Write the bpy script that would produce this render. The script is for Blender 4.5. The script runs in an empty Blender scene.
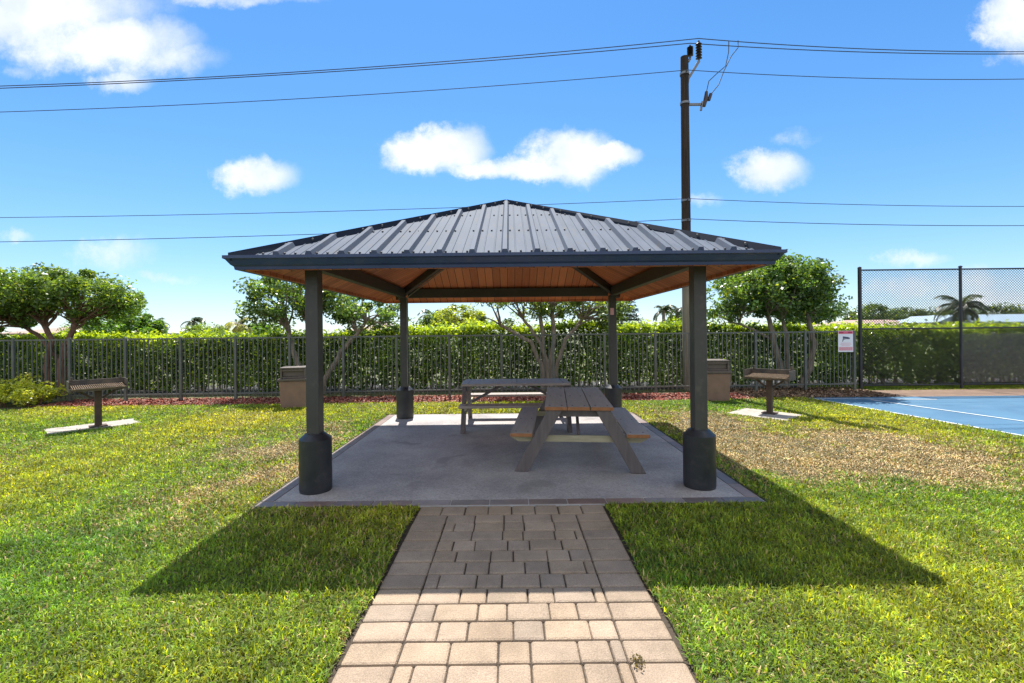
import bpy, math, random
import numpy as np
from mathutils import Vector, Matrix, Euler

S = bpy.context.scene
C = S.collection
R = math.radians
random.seed(7)
RNG = np.random.default_rng(11)

# ------------------------------------------------------------------ camera
CAM_H = 1.62
cd = bpy.data.cameras.new("camera")
cam = bpy.data.objects.new("camera", cd)
C.objects.link(cam)
cd.sensor_width = 36.0
cd.lens = 16.0                      # 455 px focal length
cd.shift_x = 0.001
cd.shift_y = -9.5 / 1024
cd.clip_start = 0.05
cd.clip_end = 2000
cam.matrix_world = Matrix.Translation((0, 0, CAM_H)) @ Matrix.Rotation(R(90), 4, 'X') @ Matrix.Rotation(R(-0.6), 4, 'Z')
S.camera = cam

# ------------------------------------------------------------------ sky, sun, exposure
SUN_TO = Vector((-0.09, 0.56, 1.0)).normalized()
EXPOSURE = 1.2
SKY_STRENGTH = 0.100
SUN_STRENGTH = 4.3
S.view_settings.view_transform = 'Standard'
S.view_settings.look = 'None'
S.view_settings.exposure = EXPOSURE
S.view_settings.gamma = 1.0
S.view_settings.use_curve_mapping = False
S.render.engine = 'CYCLES'
S.cycles.max_bounces = 8
S.cycles.diffuse_bounces = 4
S.cycles.transparent_max_bounces = 12
S.cycles.use_denoising = True


def build_world():
    w = bpy.data.worlds.new("World")
    S.world = w
    w.use_nodes = True
    nt = w.node_tree
    nt.nodes.clear()
    N, L = nt.nodes, nt.links

    def sock(x, inp):
        if isinstance(x, (int, float)):
            inp.default_value = x
        elif isinstance(x, tuple):
            inp.default_value = x
        else:
            L.new(x, inp)

    def M(op, a, b=0.0, clamp=False):
        n = N.new('ShaderNodeMath'); n.operation = op; n.use_clamp = clamp
        sock(a, n.inputs[0]); sock(b, n.inputs[1])
        return n.outputs[0]

    def VM(op, a, b=None):
        n = N.new('ShaderNodeVectorMath'); n.operation = op
        sock(a, n.inputs[0])
        if b is not None:
            sock(b, n.inputs[1])
        return n.outputs['Value'] if op == 'DOT_PRODUCT' else n.outputs[0]

    sky = N.new('ShaderNodeTexSky')
    sky.sky_type = 'NISHITA'
    sky.sun_disc = False
    sky.sun_elevation = math.asin(SUN_TO.z)
    sky.sun_rotation = math.atan2(SUN_TO.x, SUN_TO.y)
    sky.air_density = 1.0
    sky.dust_density = 0.05
    sky.ozone_density = 4.5
    sat = N.new('ShaderNodeHueSaturation')
    sat.inputs['Saturation'].default_value = 1.2
    sat.inputs['Value'].default_value = 1.0
    L.new(sky.outputs[0], sat.inputs['Color'])

    den = VM('ADD', VM('MULTIPLY', sat.outputs[0], (.075, .075, .075)), (1.0, 1.0, 1.0))
    skyc = VM('MULTIPLY', VM('DIVIDE', sat.outputs[0], den), (.87, .985, 1.16))
    tc = N.new('ShaderNodeTexCoord')
    sep = N.new('ShaderNodeSeparateXYZ')
    L.new(tc.outputs['Generated'], sep.inputs[0])
    yy = M('MAXIMUM', sep.outputs[1], 0.05)
    u = M('DIVIDE', sep.outputs[0], yy)
    v = M('DIVIDE', sep.outputs[2], yy)
    comb = N.new('ShaderNodeCombineXYZ')
    L.new(u, comb.inputs[0]); L.new(v, comb.inputs[1])
    p = comb.outputs[0]

    def noise(vec, scale, detail, rough):
        n = N.new('ShaderNodeTexNoise')
        n.inputs['Scale'].default_value = scale
        n.inputs['Detail'].default_value = detail
        n.inputs['Roughness'].default_value = rough
        L.new(vec, n.inputs['Vector'])
        return n.outputs[0], n.outputs[1]

    nf, ncol = noise(p, 8.0, 10.0, 0.68)
    warp = VM('MULTIPLY', VM('SUBTRACT', ncol, (0.5, 0.5, 0.5)), (0.14, 0.09, 0.0))
    pw = VM('ADD', p, warp)
    # direction, half-size and density of each fair-weather cloud, in tangents of the view angle
    px = [
        (30, 10, 150, 42, 1.0), (105, 42, 105, 34, 1.0), (150, 58, 80, 22, .7), (120, 82, 42, 14, .6), (250, -2, 90, 10, .55),
        (256, 175, 47, 21, .95),
        (425, 152, 50, 22, 1.0), (455, 147, 40, 27, 1.0), (495, 165, 55, 14, 1.0), (570, 156, 52, 30, 1.0), (610, 155, 34, 15, .95), (545, 168, 60, 14, 1.0),
        (768, 171, 44, 22, .95), (800, 140, 30, 9, .35), (705, 202, 26, 7, .35),
        (1018, 20, 44, 34, 1.0), (1030, 55, 40, 16, .6),
        (915, 256, 40, 9, .6),
        (960, 285, 110, 20, .5), (1010, 300, 90, 20, .55),
        (112, 256, 52, 18, .42), (170, 279, 36, 7, .38), (12, 238, 26, 8, .5), (20, 70, 30, 8, .3),
    ]
    dens = None
    for (cx, cy, rx, ry, k) in px:
        uu = (cx - 511) / 455; ww = (332 - cy) / 455 - 0.0105 * uu
        d = VM('MULTIPLY', VM('SUBTRACT', pw, (uu, ww, 0.0)), (455 / (rx * 1.1), 455 / (ry * 1.1), 0.0))
        e = M('MULTIPLY', M('SUBTRACT', 1.0, VM('DOT_PRODUCT', d, d)), k)
        dens = e if dens is None else M('MAXIMUM', dens, e)
    fld = M('ADD', dens, M('MULTIPLY', M('SUBTRACT', nf, 0.5), 1.45))
    mr = N.new('ShaderNodeMapRange'); mr.interpolation_type = 'SMOOTHSTEP'
    L.new(fld, mr.inputs['Value'])
    mr.inputs['From Min'].default_value = 0.02
    mr.inputs['From Max'].default_value = 1.0
    ahead = M('GREATER_THAN', sep.outputs[1], 0.06)
    cov = M('MULTIPLY', M('MULTIPLY', mr.outputs[0], ahead), 0.97)
    # unseen broken cloud, added behind the viewer and overhead to lift and whiten shade
    nb, _ = noise(tc.outputs['Generated'], 2.6, 7.0, 0.6)
    mb = N.new('ShaderNodeMapRange'); mb.interpolation_type = 'SMOOTHSTEP'
    L.new(nb, mb.inputs['Value'])
    mb.inputs['From Min'].default_value = 0.36; mb.inputs['From Max'].default_value = 0.50
    back = N.new('ShaderNodeMapRange'); back.interpolation_type = 'SMOOTHSTEP'
    L.new(sep.outputs[1], back.inputs['Value'])
    back.inputs['From Min'].default_value = 0.30; back.inputs['From Max'].default_value = -0.15
    back.inputs['To Min'].default_value = 0.0; back.inputs['To Max'].default_value = 1.0
    cov = M('MAXIMUM', cov, M('MULTIPLY', M('MULTIPLY', mb.outputs[0], back.outputs[0]), 0.95))
    # a soft greyer underside: density sampled a little higher up
    n2, _ = noise(VM('ADD', p, (0.0, 0.03, 0.0)), 7.0, 5.0, 0.55)
    g = N.new('ShaderNodeMapRange')
    L.new(n2, g.inputs['Value'])
    g.inputs['From Min'].default_value = 0.35; g.inputs['From Max'].default_value = 0.65
    cc = N.new('ShaderNodeMix'); cc.data_type = 'RGBA'
    L.new(g.outputs[0], cc.inputs[0])
    cc.inputs[6].default_value = (0.70, 0.77, 0.88, 1)
    cc.inputs[7].default_value = (1.0, 1.0, 1.0, 1)
    b1 = N.new('ShaderNodeBackground'); L.new(skyc, b1.inputs[0]); b1.inputs[1].default_value = SKY_STRENGTH
    b2 = N.new('ShaderNodeBackground'); L.new(cc.outputs[2], b2.inputs[0]); b2.inputs[1].default_value = 0.55
    mx = N.new('ShaderNodeMixShader')
    L.new(cov, mx.inputs[0]); L.new(b1.outputs[0], mx.inputs[1]); L.new(b2.outputs[0], mx.inputs[2])
    out = N.new('ShaderNodeOutputWorld'); L.new(mx.outputs[0], out.inputs[0])


build_world()
sd = bpy.data.lights.new("sun", 'SUN')
sd.energy = SUN_STRENGTH
sd.angle = R(0.53)
sd.color = (1.0, 0.95, 0.87)
sun = bpy.data.objects.new("sun", sd)
C.objects.link(sun)
sun.rotation_euler = (-SUN_TO).to_track_quat('-Z', 'Y').to_euler()
sun.location = SUN_TO * 40

# ------------------------------------------------------------------ helpers


class MB:
    """collects shapes, then links them as one mesh object"""

    def __init__(self):
        self.v = []; self.f = []; self.m = []; self.c = []

    def add(self, vs, fs, mi=0, col=None):
        o = len(self.v)
        self.v += [tuple(a) for a in vs]
        self.f += [tuple(i + o for i in f) for f in fs]
        self.m += [mi] * len(fs)
        self.c += [col or (1, 1, 1, 1)] * len(vs)
        return self

    def box(self, c, s, rot=None, mi=0, col=None, ends=None):
        x, y, z = s[0] / 2, s[1] / 2, s[2] / 2
        vs = [Vector(p) for p in ((-x, -y, -z), (x, -y, -z), (x, y, -z), (-x, y, -z), (-x, -y, z), (x, -y, z), (x, y, z), (-x, y, z))]
        if rot is not None:
            vs = [rot @ p for p in vs]
        vs = [p + Vector(c) for p in vs]
        fs = [(0, 3, 2, 1), (4, 5, 6, 7), (0, 1, 5, 4), (1, 2, 6, 5), (2, 3, 7, 6), (3, 0, 4, 7)]
        self.add(vs, fs, mi, col)
        if ends is not None:            # the two end faces along local y take another material
            self.m[-4] = ends; self.m[-2] = ends
        return self

    def bar(self, a, b, w, h, up=(0, 0, 1), mi=0):
        a = Vector(a); b = Vector(b); d = (b - a); l = d.length; d.normalize()
        upv = Vector(up)
        if abs(d.dot(upv)) > 0.98:
            upv = Vector((0, 1, 0))
        s = d.cross(upv).normalized(); t = s.cross(d)
        rot = Matrix((s, d, t)).transposed()
        return self.box((a + b) / 2, (w, l, h), rot, mi)

    def tube(self, pts, rad, n=8, mi=0, cap=True, col=None):
        pts = [Vector(p) for p in pts]
        if isinstance(rad, (int, float)):
            rad = [rad] * len(pts)
        vs = []; fs = []
        ref = None
        for i, p in enumerate(pts):
            d = (pts[min(i + 1, len(pts) - 1)] - pts[max(i - 1, 0)]).normalized()
            if ref is None:
                ref = Vector((0, 0, 1)) if abs(d.z) < 0.9 else Vector((1, 0, 0))
            s = d.cross(ref).normalized(); t = s.cross(d).normalized(); ref = t
            for k in range(n):
                a = 2 * math.pi * k / n
                vs.append(p + (s * math.cos(a) + t * math.sin(a)) * rad[i])
        for i in range(len(pts) - 1):
            for k in range(n):
                k2 = (k + 1) % n
                fs.append((i * n + k, i * n + k2, (i + 1) * n + k2, (i + 1) * n + k))
        if cap:
            fs.append(tuple(reversed(range(n))))
            fs.append(tuple(range((len(pts) - 1) * n, len(pts) * n)))
        return self.add(vs, fs, mi, col)

    def lathe(self, prof, n=24, c=(0, 0, 0), mi=0):
        vs = []; fs = []
        for (r, z) in prof:
            for k in range(n):
                a = 2 * math.pi * (k + .5) / n
                vs.append((c[0] + r * math.cos(a), c[1] + r * math.sin(a), c[2] + z))
        for i in range(len(prof) - 1):
            for k in range(n):
                k2 = (k + 1) % n
                fs.append((i * n + k, i * n + k2, (i + 1) * n + k2, (i + 1) * n + k))
        fs.append(tuple(reversed(range(n))))
        fs.append(tuple(range((len(prof) - 1) * n, len(prof) * n)))
        return self.add(vs, fs, mi)

    def build(self, name, mat, parent=None, bevel=0, smooth=False, loc=None, rot=None):
        me = bpy.data.meshes.new(name)
        me.from_pydata(self.v, [], self.f)
        mats = mat if isinstance(mat, (list, tuple)) else [mat]
        for m in mats:
            me.materials.append(m)
        if len(mats) > 1:
            me.polygons.foreach_set('material_index', self.m)
        at = me.attributes.new('col', 'FLOAT_COLOR', 'POINT')
        at.data.foreach_set('color', np.array(self.c, dtype=np.float32).ravel())
        if smooth:
            me.polygons.foreach_set('use_smooth', [True] * len(me.polygons))
        me.update()
        o = bpy.data.objects.new(name, me)
        C.objects.link(o)
        if parent:
            o.parent = parent
        if loc:
            o.location = loc
        if rot:
            o.rotation_euler = rot
        if smooth:
            md = o.modifiers.new('split', 'EDGE_SPLIT'); md.split_angle = R(35)
        if bevel:
            md = o.modifiers.new('bevel', 'BEVEL'); md.width = bevel; md.segments = 2; md.limit_method = 'ANGLE'
        return o


def np_mesh(name, verts, faces, mat, col=None, parent=None, loc=None):
    """verts (N,3), faces (F,k) all with the same corner count"""
    me = bpy.data.meshes.new(name)
    nv, (nf, k) = len(verts), faces.shape
    me.vertices.add(nv); me.loops.add(nf * k); me.polygons.add(nf)
    me.vertices.foreach_set('co', verts.astype(np.float32).ravel())
    me.loops.foreach_set('vertex_index', faces.astype(np.int32).ravel())
    me.polygons.foreach_set('loop_start', np.arange(0, nf * k, k, dtype=np.int32))
    me.update(calc_edges=True)
    me.materials.append(mat)
    if col is not None:
        at = me.attributes.new('col', 'FLOAT_COLOR', 'POINT')
        c4 = np.ones((nv, 4), dtype=np.float32)
        c4[:, :3] = col[:, :3]
        if col.shape[1] == 4:
            c4[:, 3] = col[:, 3]
        at.data.foreach_set('color', c4.ravel())
    o = bpy.data.objects.new(name, me)
    C.objects.link(o)
    if parent:
        o.parent = parent
    if loc is not None:
        o.location = loc
    return o


def tag(o, label=None, cat=None, group=None, kind=None):
    if label: o['label'] = label
    if cat: o['category'] = cat
    if group: o['group'] = group
    if kind: o['kind'] = kind
    return o


def thing(name, label, cat, loc=(0, 0, 0), rz=0, group=None):
    o = bpy.data.objects.new(name, None)
    o.empty_display_size = 0.2
    C.objects.link(o)
    o.location = loc; o.rotation_euler = (0, 0, rz)
    return tag(o, label, cat, group)


def copy_tree(o, parent=None):
    c = o.copy(); C.objects.link(c)
    if parent: c.parent = parent
    for ch in list(o.children):
        copy_tree(ch, c)
    return c


# ------------------------------------------------------------------ materials
def new_mat(name):
    m = bpy.data.materials.new(name)
    m.use_nodes = True
    return m, m.node_tree.nodes, m.node_tree.links, m.node_tree.nodes['Principled BSDF']


def mat(name, a, b=None, scale=6.0, rough=0.6, metal=0.0, bump=0.0, bscale=40.0, detail=5.0, stretch=(1, 1, 1), spec=0.5, grime=0.0, rvar=0.15):
    """base colour wandering between a and b, fine bump, roughness that varies"""
    m, N, L, P = new_mat(name)
    tc = N.new('ShaderNodeTexCoord')
    mp = N.new('ShaderNodeMapping'); mp.inputs['Scale'].default_value = stretch
    L.new(tc.outputs['Object'], mp.inputs[0])
    n = N.new('ShaderNodeTexNoise'); n.inputs['Scale'].default_value = scale; n.inputs['Detail'].default_value = detail
    n.inputs['Roughness'].default_value = 0.6
    L.new(mp.outputs[0], n.inputs['Vector'])
    rp = N.new('ShaderNodeValToRGB')
    rp.color_ramp.elements[0].position = 0.33; rp.color_ramp.elements[1].position = 0.68
    rp.color_ramp.elements[0].color = (*a, 1); rp.color_ramp.elements[1].color = (*(b or a), 1)
    L.new(n.outputs[0], rp.inputs[0])
    colout = rp.outputs[0]
    if grime:
        g = N.new('ShaderNodeTexNoise'); g.inputs['Scale'].default_value = scale * 3.1; g.inputs['Detail'].default_value = 7
        L.new(mp.outputs[0], g.inputs['Vector'])
        gr = N.new('ShaderNodeMapRange'); gr.inputs['From Min'].default_value = 0.56; gr.inputs['From Max'].default_value = 0.72
        gr.inputs['To Max'].default_value = grime
        L.new(g.outputs[0], gr.inputs[0])
        mx = N.new('ShaderNodeMix'); mx.data_type = 'RGBA'
        L.new(gr.outputs[0], mx.inputs[0]); L.new(colout, mx.inputs[6])
        mx.inputs[7].default_value = (0.16, 0.14, 0.11, 1)
        colout = mx.outputs[2]
    L.new(colout, P.inputs['Base Color'])
    rr = N.new('ShaderNodeMapRange'); rr.inputs['To Min'].default_value = max(0.05, rough - rvar); rr.inputs['To Max'].default_value = min(1, rough + rvar)
    L.new(n.outputs[0], rr.inputs[0]); L.new(rr.outputs[0], P.inputs['Roughness'])
    P.inputs['Metallic'].default_value = metal
    P.inputs['Specular IOR Level'].default_value = spec
    if bump:
        bn = N.new('ShaderNodeTexNoise'); bn.inputs['Scale'].default_value = bscale; bn.inputs['Detail'].default_value = 4
        L.new(mp.outputs[0], bn.inputs['Vector'])
        bm = N.new('ShaderNodeBump'); bm.inputs['Strength'].default_value = bump; bm.inputs['Distance'].default_value = 0.01
        L.new(bn.outputs[0], bm.inputs['Height']); L.new(bm.outputs[0], P.inputs['Normal'])
    return m


def attr_mat(name, rough=0.8, bump=0.0, bscale=60.0, speck=0.0, trans=0.0, tcol=None, spec=0.3, stain=0.0):
    """base colour carried per piece (each paver, leaf or blade has its own)"""
    m, N, L, P = new_mat(name)
    at = N.new('ShaderNodeAttribute'); at.attribute_name = 'col'
    colout = at.outputs['Color']
    tc = N.new('ShaderNodeTexCoord')
    if speck:
        n = N.new('ShaderNodeTexNoise'); n.inputs['Scale'].default_value = 160; n.inputs['Detail'].default_value = 3
        L.new(tc.outputs['Object'], n.inputs['Vector'])
        mr = N.new('ShaderNodeMapRange'); mr.inputs['From Min'].default_value = .3; mr.inputs['From Max'].default_value = .7
        mr.inputs['To Min'].default_value = 1 - speck; mr.inputs['To Max'].default_value = 1 + speck
        L.new(n.outputs[0], mr.inputs[0])
        vm = N.new('ShaderNodeVectorMath'); vm.operation = 'SCALE'
        L.new(colout, vm.inputs[0]); L.new(mr.outputs[0], vm.inputs['Scale'])
        colout = vm.outputs[0]
    if stain:
        n = N.new('ShaderNodeTexNoise'); n.inputs['Scale'].default_value = 3.5; n.inputs['Detail'].default_value = 8; n.inputs['Roughness'].default_value = .7
        L.new(tc.outputs['Object'], n.inputs['Vector'])
        mr = N.new('ShaderNodeMapRange'); mr.inputs['From Min'].default_value = .35; mr.inputs['From Max'].default_value = .65
        mr.inputs['To Min'].default_value = 1 - stain; mr.inputs['To Max'].default_value = 1.06
        L.new(n.outputs[0], mr.inputs[0])
        vm = N.new('ShaderNodeVectorMath'); vm.operation = 'SCALE'
        L.new(colout, vm.inputs[0]); L.new(mr.outputs[0], vm.inputs['Scale'])
        colout = vm.outputs[0]
    L.new(colout, P.inputs['Base Color'])
    P.inputs['Roughness'].default_value = rough
    P.inputs['Specular IOR Level'].default_value = spec
    if bump:
        bn = N.new('ShaderNodeTexNoise'); bn.inputs['Scale'].default_value = bscale; bn.inputs['Detail'].default_value = 5
        L.new(tc.outputs['Object'], bn.inputs['Vector'])
        bm = N.new('ShaderNodeBump'); bm.inputs['Strength'].default_value = bump; bm.inputs['Distance'].default_value = 0.008
        L.new(bn.outputs[0], bm.inputs['Height']); L.new(bm.outputs[0], P.inputs['Normal'])
    if trans:
        tb = N.new('ShaderNodeBsdfTranslucent')
        vm = N.new('ShaderNodeVectorMath'); vm.operation = 'MULTIPLY'
        L.new(at.outputs['Color'], vm.inputs[0]); vm.inputs[1].default_value = tcol or (1.5, 1.5, .7)
        L.new(vm.outputs[0], tb.inputs[0])
        mx = N.new('ShaderNodeMixShader')
        tf = N.new('ShaderNodeMath'); tf.operation = 'MULTIPLY'; L.new(at.outputs['Alpha'], tf.inputs[0]); tf.inputs[1].default_value = trans
        L.new(tf.outputs[0], mx.inputs[0])
        L.new(P.outputs[0], mx.inputs[1]); L.new(tb.outputs[0], mx.inputs[2])
        L.new(mx.outputs[0], N['Material Output'].inputs[0])
    return m


M_LEAF = attr_mat('leaf', rough=0.33, trans=0.42, tcol=(2.1, 1.9, .5), spec=.55)
M_GRASS = attr_mat('grass_blade', rough=0.55, trans=0.42, tcol=(2.3, 1.85, .58), spec=.4)
M_PAVER = attr_mat('paver', rough=0.88, bump=0.75, bscale=90, speck=.26, stain=.24)
M_TILE = attr_mat('border_tile', rough=0.45, bump=0.1, bscale=50, speck=.08, stain=.3, spec=.5)
M_CHIP = attr_mat('chip', rough=0.9)
M_BARK = mat('bark', (.17, .13, .10), (.34, .28, .22), scale=5, rough=.9, bump=.8, bscale=30, stretch=(3, 3, .7))
M_BARK_RED = mat('bark_red', (.13, .07, .05), (.24, .14, .10), scale=6, rough=.9, bump=.8, bscale=30, stretch=(3, 3, .7))
M_POST = mat('post_paint', (.042, .041, .041), (.058, .056, .054), scale=3, rough=.42, bump=.04, bscale=90, grime=.25)
M_BASE = mat('base_paint', (.014, .016, .020), (.028, .030, .035), scale=4, rough=.42, bump=.08, bscale=60, grime=.12)
M_ROOF = mat('roof_metal', (.085, .105, .140), (.125, .148, .188), scale=2.2, rough=.75, metal=0, spec=.07, rvar=.08, bump=.03, bscale=30, stretch=(3, .6, .6), grime=.35)
M_TRIM = mat('trim_navy', (.022, .042, .115), (.031, .056, .14), scale=3, rough=.36, bump=.03, bscale=40, grime=.12)
M_HIP = mat('hip_flashing', (.012, .018, .032), (.020, .028, .045), scale=4, rough=.7, spec=.1)
M_SCREW = mat('screw_steel', (.05, .055, .06), (.09, .09, .095), rough=.6, metal=.3)
M_TABLE = mat('table_board', (.29, .24, .21), (.42, .355, .32), scale=4, rough=.5, bump=.3, bscale=60, stretch=(8, .7, 3), grime=.25)
M_TABLE_END = mat('table_end', (.26, .10, .035), (.36, .16, .06), scale=12, rough=.6, bump=.2)
M_TLEG = mat('table_leg', (.10, .084, .084), (.15, .125, .122), scale=5, rough=.55, bump=.25, bscale=50, stretch=(6, 6, .8), grime=.2)
M_TBEAM = mat('table_crossbeam', (.30, .27, .17), (.42, .38, .26), scale=6, rough=.7, bump=.25, stretch=(.8, 6, 6))
M_GRILL = mat('grill_steel', (.07, .062, .055), (.16, .125, .09), scale=9, rough=.6, metal=.35, bump=.2, bscale=80, grime=.4)
M_GPOST = mat('grill_post_rust', (.045, .032, .025), (.09, .055, .035), scale=8, rough=.75, bump=.3)
M_GRATE = mat('grate_rust', (.17, .11, .06), (.27, .20, .13), scale=14, rough=.65, metal=.3)
M_BIN = mat('bin_tan', (.20, .125, .09), (.26, .165, .12), scale=5, rough=.75, bump=.35, bscale=120, grime=.2)
M_BINLID = mat('bin_lid_brown', (.085, .068, .058), (.125, .10, .085), scale=5, rough=.6, bump=.2)
M_IRON = mat('fence_iron', (.085, .092, .085), (.13, .138, .128), scale=4, rough=.45, bump=.05, metal=.2, grime=.2)
M_BLACK = mat('black_post', (.012, .013, .018), (.022, .022, .028), scale=4, rough=.4, bump=.05)
M_WIREMESH = mat('mesh_wire', (.008, .008, .010), (.014, .014, .016), scale=4, rough=.7, spec=.15)
M_CABLE = mat('cable', (.035, .036, .042), (.055, .056, .06), scale=2, rough=.6)
M_CERAMIC = mat('insulator', (.03, .02, .02), (.05, .03, .03), rough=.25)
M_STEEL = mat('galvanised', (.16, .16, .17), (.25, .25, .26), rough=.5, metal=.7)
M_SIGNW = mat('sign_white', (.72, .72, .76), (.78, .78, .80), rough=.4)
M_SIGNR = mat('sign_pink_red', (.62, .10, .16), (.68, .14, .20), rough=.4)
M_SIGND = mat('sign_dark', (.04, .05, .10), (.06, .07, .12), rough=.4)
M_SIGNP = mat('sign_pale_pink', (.70, .38, .42), (.74, .44, .48), rough=.4)
M_WALLW = mat('stucco', (.62, .58, .52), (.70, .66, .60), scale=3, rough=.9, bump=.3)
M_ROOFBR = mat('roof_shingle_brown', (.30, .21, .17), (.40, .29, .24), scale=3, rough=.9, bump=.5, bscale=20)
M_ROOFBL = mat('roof_blue_grey', (.26, .36, .44), (.34, .44, .52), scale=3, rough=.7, bump=.3)
M_ROOFW = mat('roof_white', (.66, .66, .66), (.75, .74, .73), scale=3, rough=.7, bump=.2)
M_GLASSD = mat('dark_glass', (.02, .03, .04), rough=.1)
M_PALMTR = mat('palm_trunk', (.18, .15, .12), (.28, .24, .20), scale=6, rough=.9, bump=.6, stretch=(1, 1, 4))
M_GROUND = mat('lawn_soil', (.055, .065, .02), (.10, .10, .032), scale=1.1, rough=.95, bump=.7, bscale=50, detail=8)
M_TURF = mat('turf_soil', (.030, .034, .012), (.075, .070, .026), scale=2.3, rough=.95, bump=.8, bscale=50, detail=8)
M_COURT = mat('court_blue', (.032, .108, .195), (.052, .145, .24), scale=1.6, rough=.75, bump=.1, bscale=120, detail=9, grime=.12)
M_LINE = mat('line_white', (.50, .54, .58), (.70, .71, .72), scale=7, rough=.7, detail=8)
M_DIRT = mat('bare_dirt', (.25, .165, .115), (.33, .23, .165), scale=3, rough=.95, bump=.7, bscale=60, detail=8)
M_MULCH = mat('mulch_soil', (.12, .04, .03), (.19, .065, .05), scale=9, rough=.95, bump=.9, bscale=60)
M_PAD = mat('pad_concrete', (.27, .24, .205), (.42, .38, .325), scale=6, rough=.9, bump=.4, bscale=90, grime=.55)
M_GROUT = mat('grout', (.42, .42, .42), (.52, .51, .50), scale=9, rough=.9, bump=.2)
M_SAND = mat('joint_soil', (.035, .025, .017), (.06, .044, .03), scale=14, rough=.95, bump=.6)


def slab_material():
    m, N, L, P = new_mat('aggregate_concrete')
    tc = N.new('ShaderNodeTexCoord')
    big = N.new('ShaderNodeTexNoise'); big.inputs['Scale'].default_value = 0.9; big.inputs['Detail'].default_value = 9; big.inputs['Roughness'].default_value = .65
    L.new(tc.outputs['Object'], big.inputs['Vector'])
    r1 = N.new('ShaderNodeValToRGB')
    r1.color_ramp.elements[0].position = .34; r1.color_ramp.elements[0].color = (.245, .228, .228, 1)
    r1.color_ramp.elements[1].position = .62; r1.color_ramp.elements[1].color = (.40, .37, .355, 1)
    L.new(big.outputs[0], r1.inputs[0])
    vo = N.new('ShaderNodeTexVoronoi'); vo.inputs['Scale'].default_value = 85
    L.new(tc.outputs['Object'], vo.inputs['Vector'])
    hs = N.new('ShaderNodeMapRange'); hs.inputs['To Min'].default_value = .8; hs.inputs['To Max'].default_value = 1.18
    sp = N.new('ShaderNodeSeparateColor'); L.new(vo.outputs['Color'], sp.inputs[0]); L.new(sp.outputs[0], hs.inputs[0])
    vm = N.new('ShaderNodeVectorMath'); vm.operation = 'SCALE'
    L.new(r1.outputs[0], vm.inputs[0]); L.new(hs.outputs[0], vm.inputs['Scale'])
    st = N.new('ShaderNodeTexNoise'); st.inputs['Scale'].default_value = 1.7; st.inputs['Detail'].default_value = 6; st.inputs['Distortion'].default_value = .6
    L.new(tc.outputs['Object'], st.inputs['Vector'])
    sr = N.new('ShaderNodeMapRange'); sr.inputs['From Min'].default_value = .60; sr.inputs['From Max'].default_value = .67; sr.inputs['To Max'].default_value = .6
    L.new(st.outputs[0], sr.inputs[0])
    mx = N.new('ShaderNodeMix'); mx.data_type = 'RGBA'
    L.new(sr.outputs[0], mx.inputs[0]); L.new(vm.outputs[0], mx.inputs[6]); mx.inputs[7].default_value = (.19, .175, .17, 1)
    L.new(mx.outputs[2], P.inputs['Base Color'])
    P.inputs['Roughness'].default_value = .8
    bm = N.new('ShaderNodeBump'); bm.inputs['Strength'].default_value = .5; bm.inputs['Distance'].default_value = .006
    L.new(vo.outputs['Distance'], bm.inputs['Height']); L.new(bm.outputs[0], P.inputs['Normal'])
    return m


def plank_material():
    """tongue and groove boards running up the slope (local y), seams across local x"""
    m, N, L, P = new_mat('ceiling_planks')
    tc = N.new('ShaderNodeTexCoord')
    sep = N.new('ShaderNodeSeparateXYZ'); L.new(tc.outputs['Object'], sep.inputs[0])
    mu = N.new('ShaderNodeMath'); mu.operation = 'DIVIDE'; L.new(sep.outputs[0], mu.inputs[0]); mu.inputs[1].default_value = .135
    fl = N.new('ShaderNodeMath'); fl.operation = 'FLOOR'; L.new(mu.outputs[0], fl.inputs[0])
    fr = N.new('ShaderNodeMath'); fr.operation = 'FRACT'; L.new(mu.outputs[0], fr.inputs[0])
    wn = N.new('ShaderNodeTexWhiteNoise'); wn.noise_dimensions = '1D'; L.new(fl.outputs[0], wn.inputs['W'])
    mp = N.new('ShaderNodeMapping'); mp.inputs['Scale'].default_value = (22, 1.6, 1.6)
    L.new(tc.outputs['Object'], mp.inputs[0])
    n = N.new('ShaderNodeTexNoise'); n.inputs['Scale'].default_value = 2.2; n.inputs['Detail'].default_value = 6
    L.new(mp.outputs[0], n.inputs['Vector'])
    ad = N.new('ShaderNodeMath'); ad.operation = 'MULTIPLY_ADD'; L.new(wn.outputs[0], ad.inputs[0]); ad.inputs[1].default_value = .55
    sc = N.new('ShaderNodeMath'); sc.operation = 'MULTIPLY'; L.new(n.outputs[0], sc.inputs[0]); sc.inputs[1].default_value = .55
    L.new(sc.outputs[0], ad.inputs[2])
    rp = N.new('ShaderNodeValToRGB')
    rp.color_ramp.elements[0].position = .2; rp.color_ramp.elements[0].color = (.42, .108, .046, 1)
    rp.color_ramp.elements[1].position = .85; rp.color_ramp.elements[1].color = (.68, .222, .095, 1)
    L.new(ad.outputs[0], rp.inputs[0])
    gp = N.new('ShaderNodeMath'); gp.operation = 'LESS_THAN'; L.new(fr.outputs[0], gp.inputs[0]); gp.inputs[1].default_value = .07
    mx = N.new('ShaderNodeMix'); mx.data_type = 'RGBA'
    L.new(gp.outputs[0], mx.inputs[0]); L.new(rp.outputs[0], mx.inputs[6]); mx.inputs[7].default_value = (.07, .025, .012, 1)
    L.new(mx.outputs[2], P.inputs['Base Color'])
    P.inputs['Roughness'].default_value = .5
    return m


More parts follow.
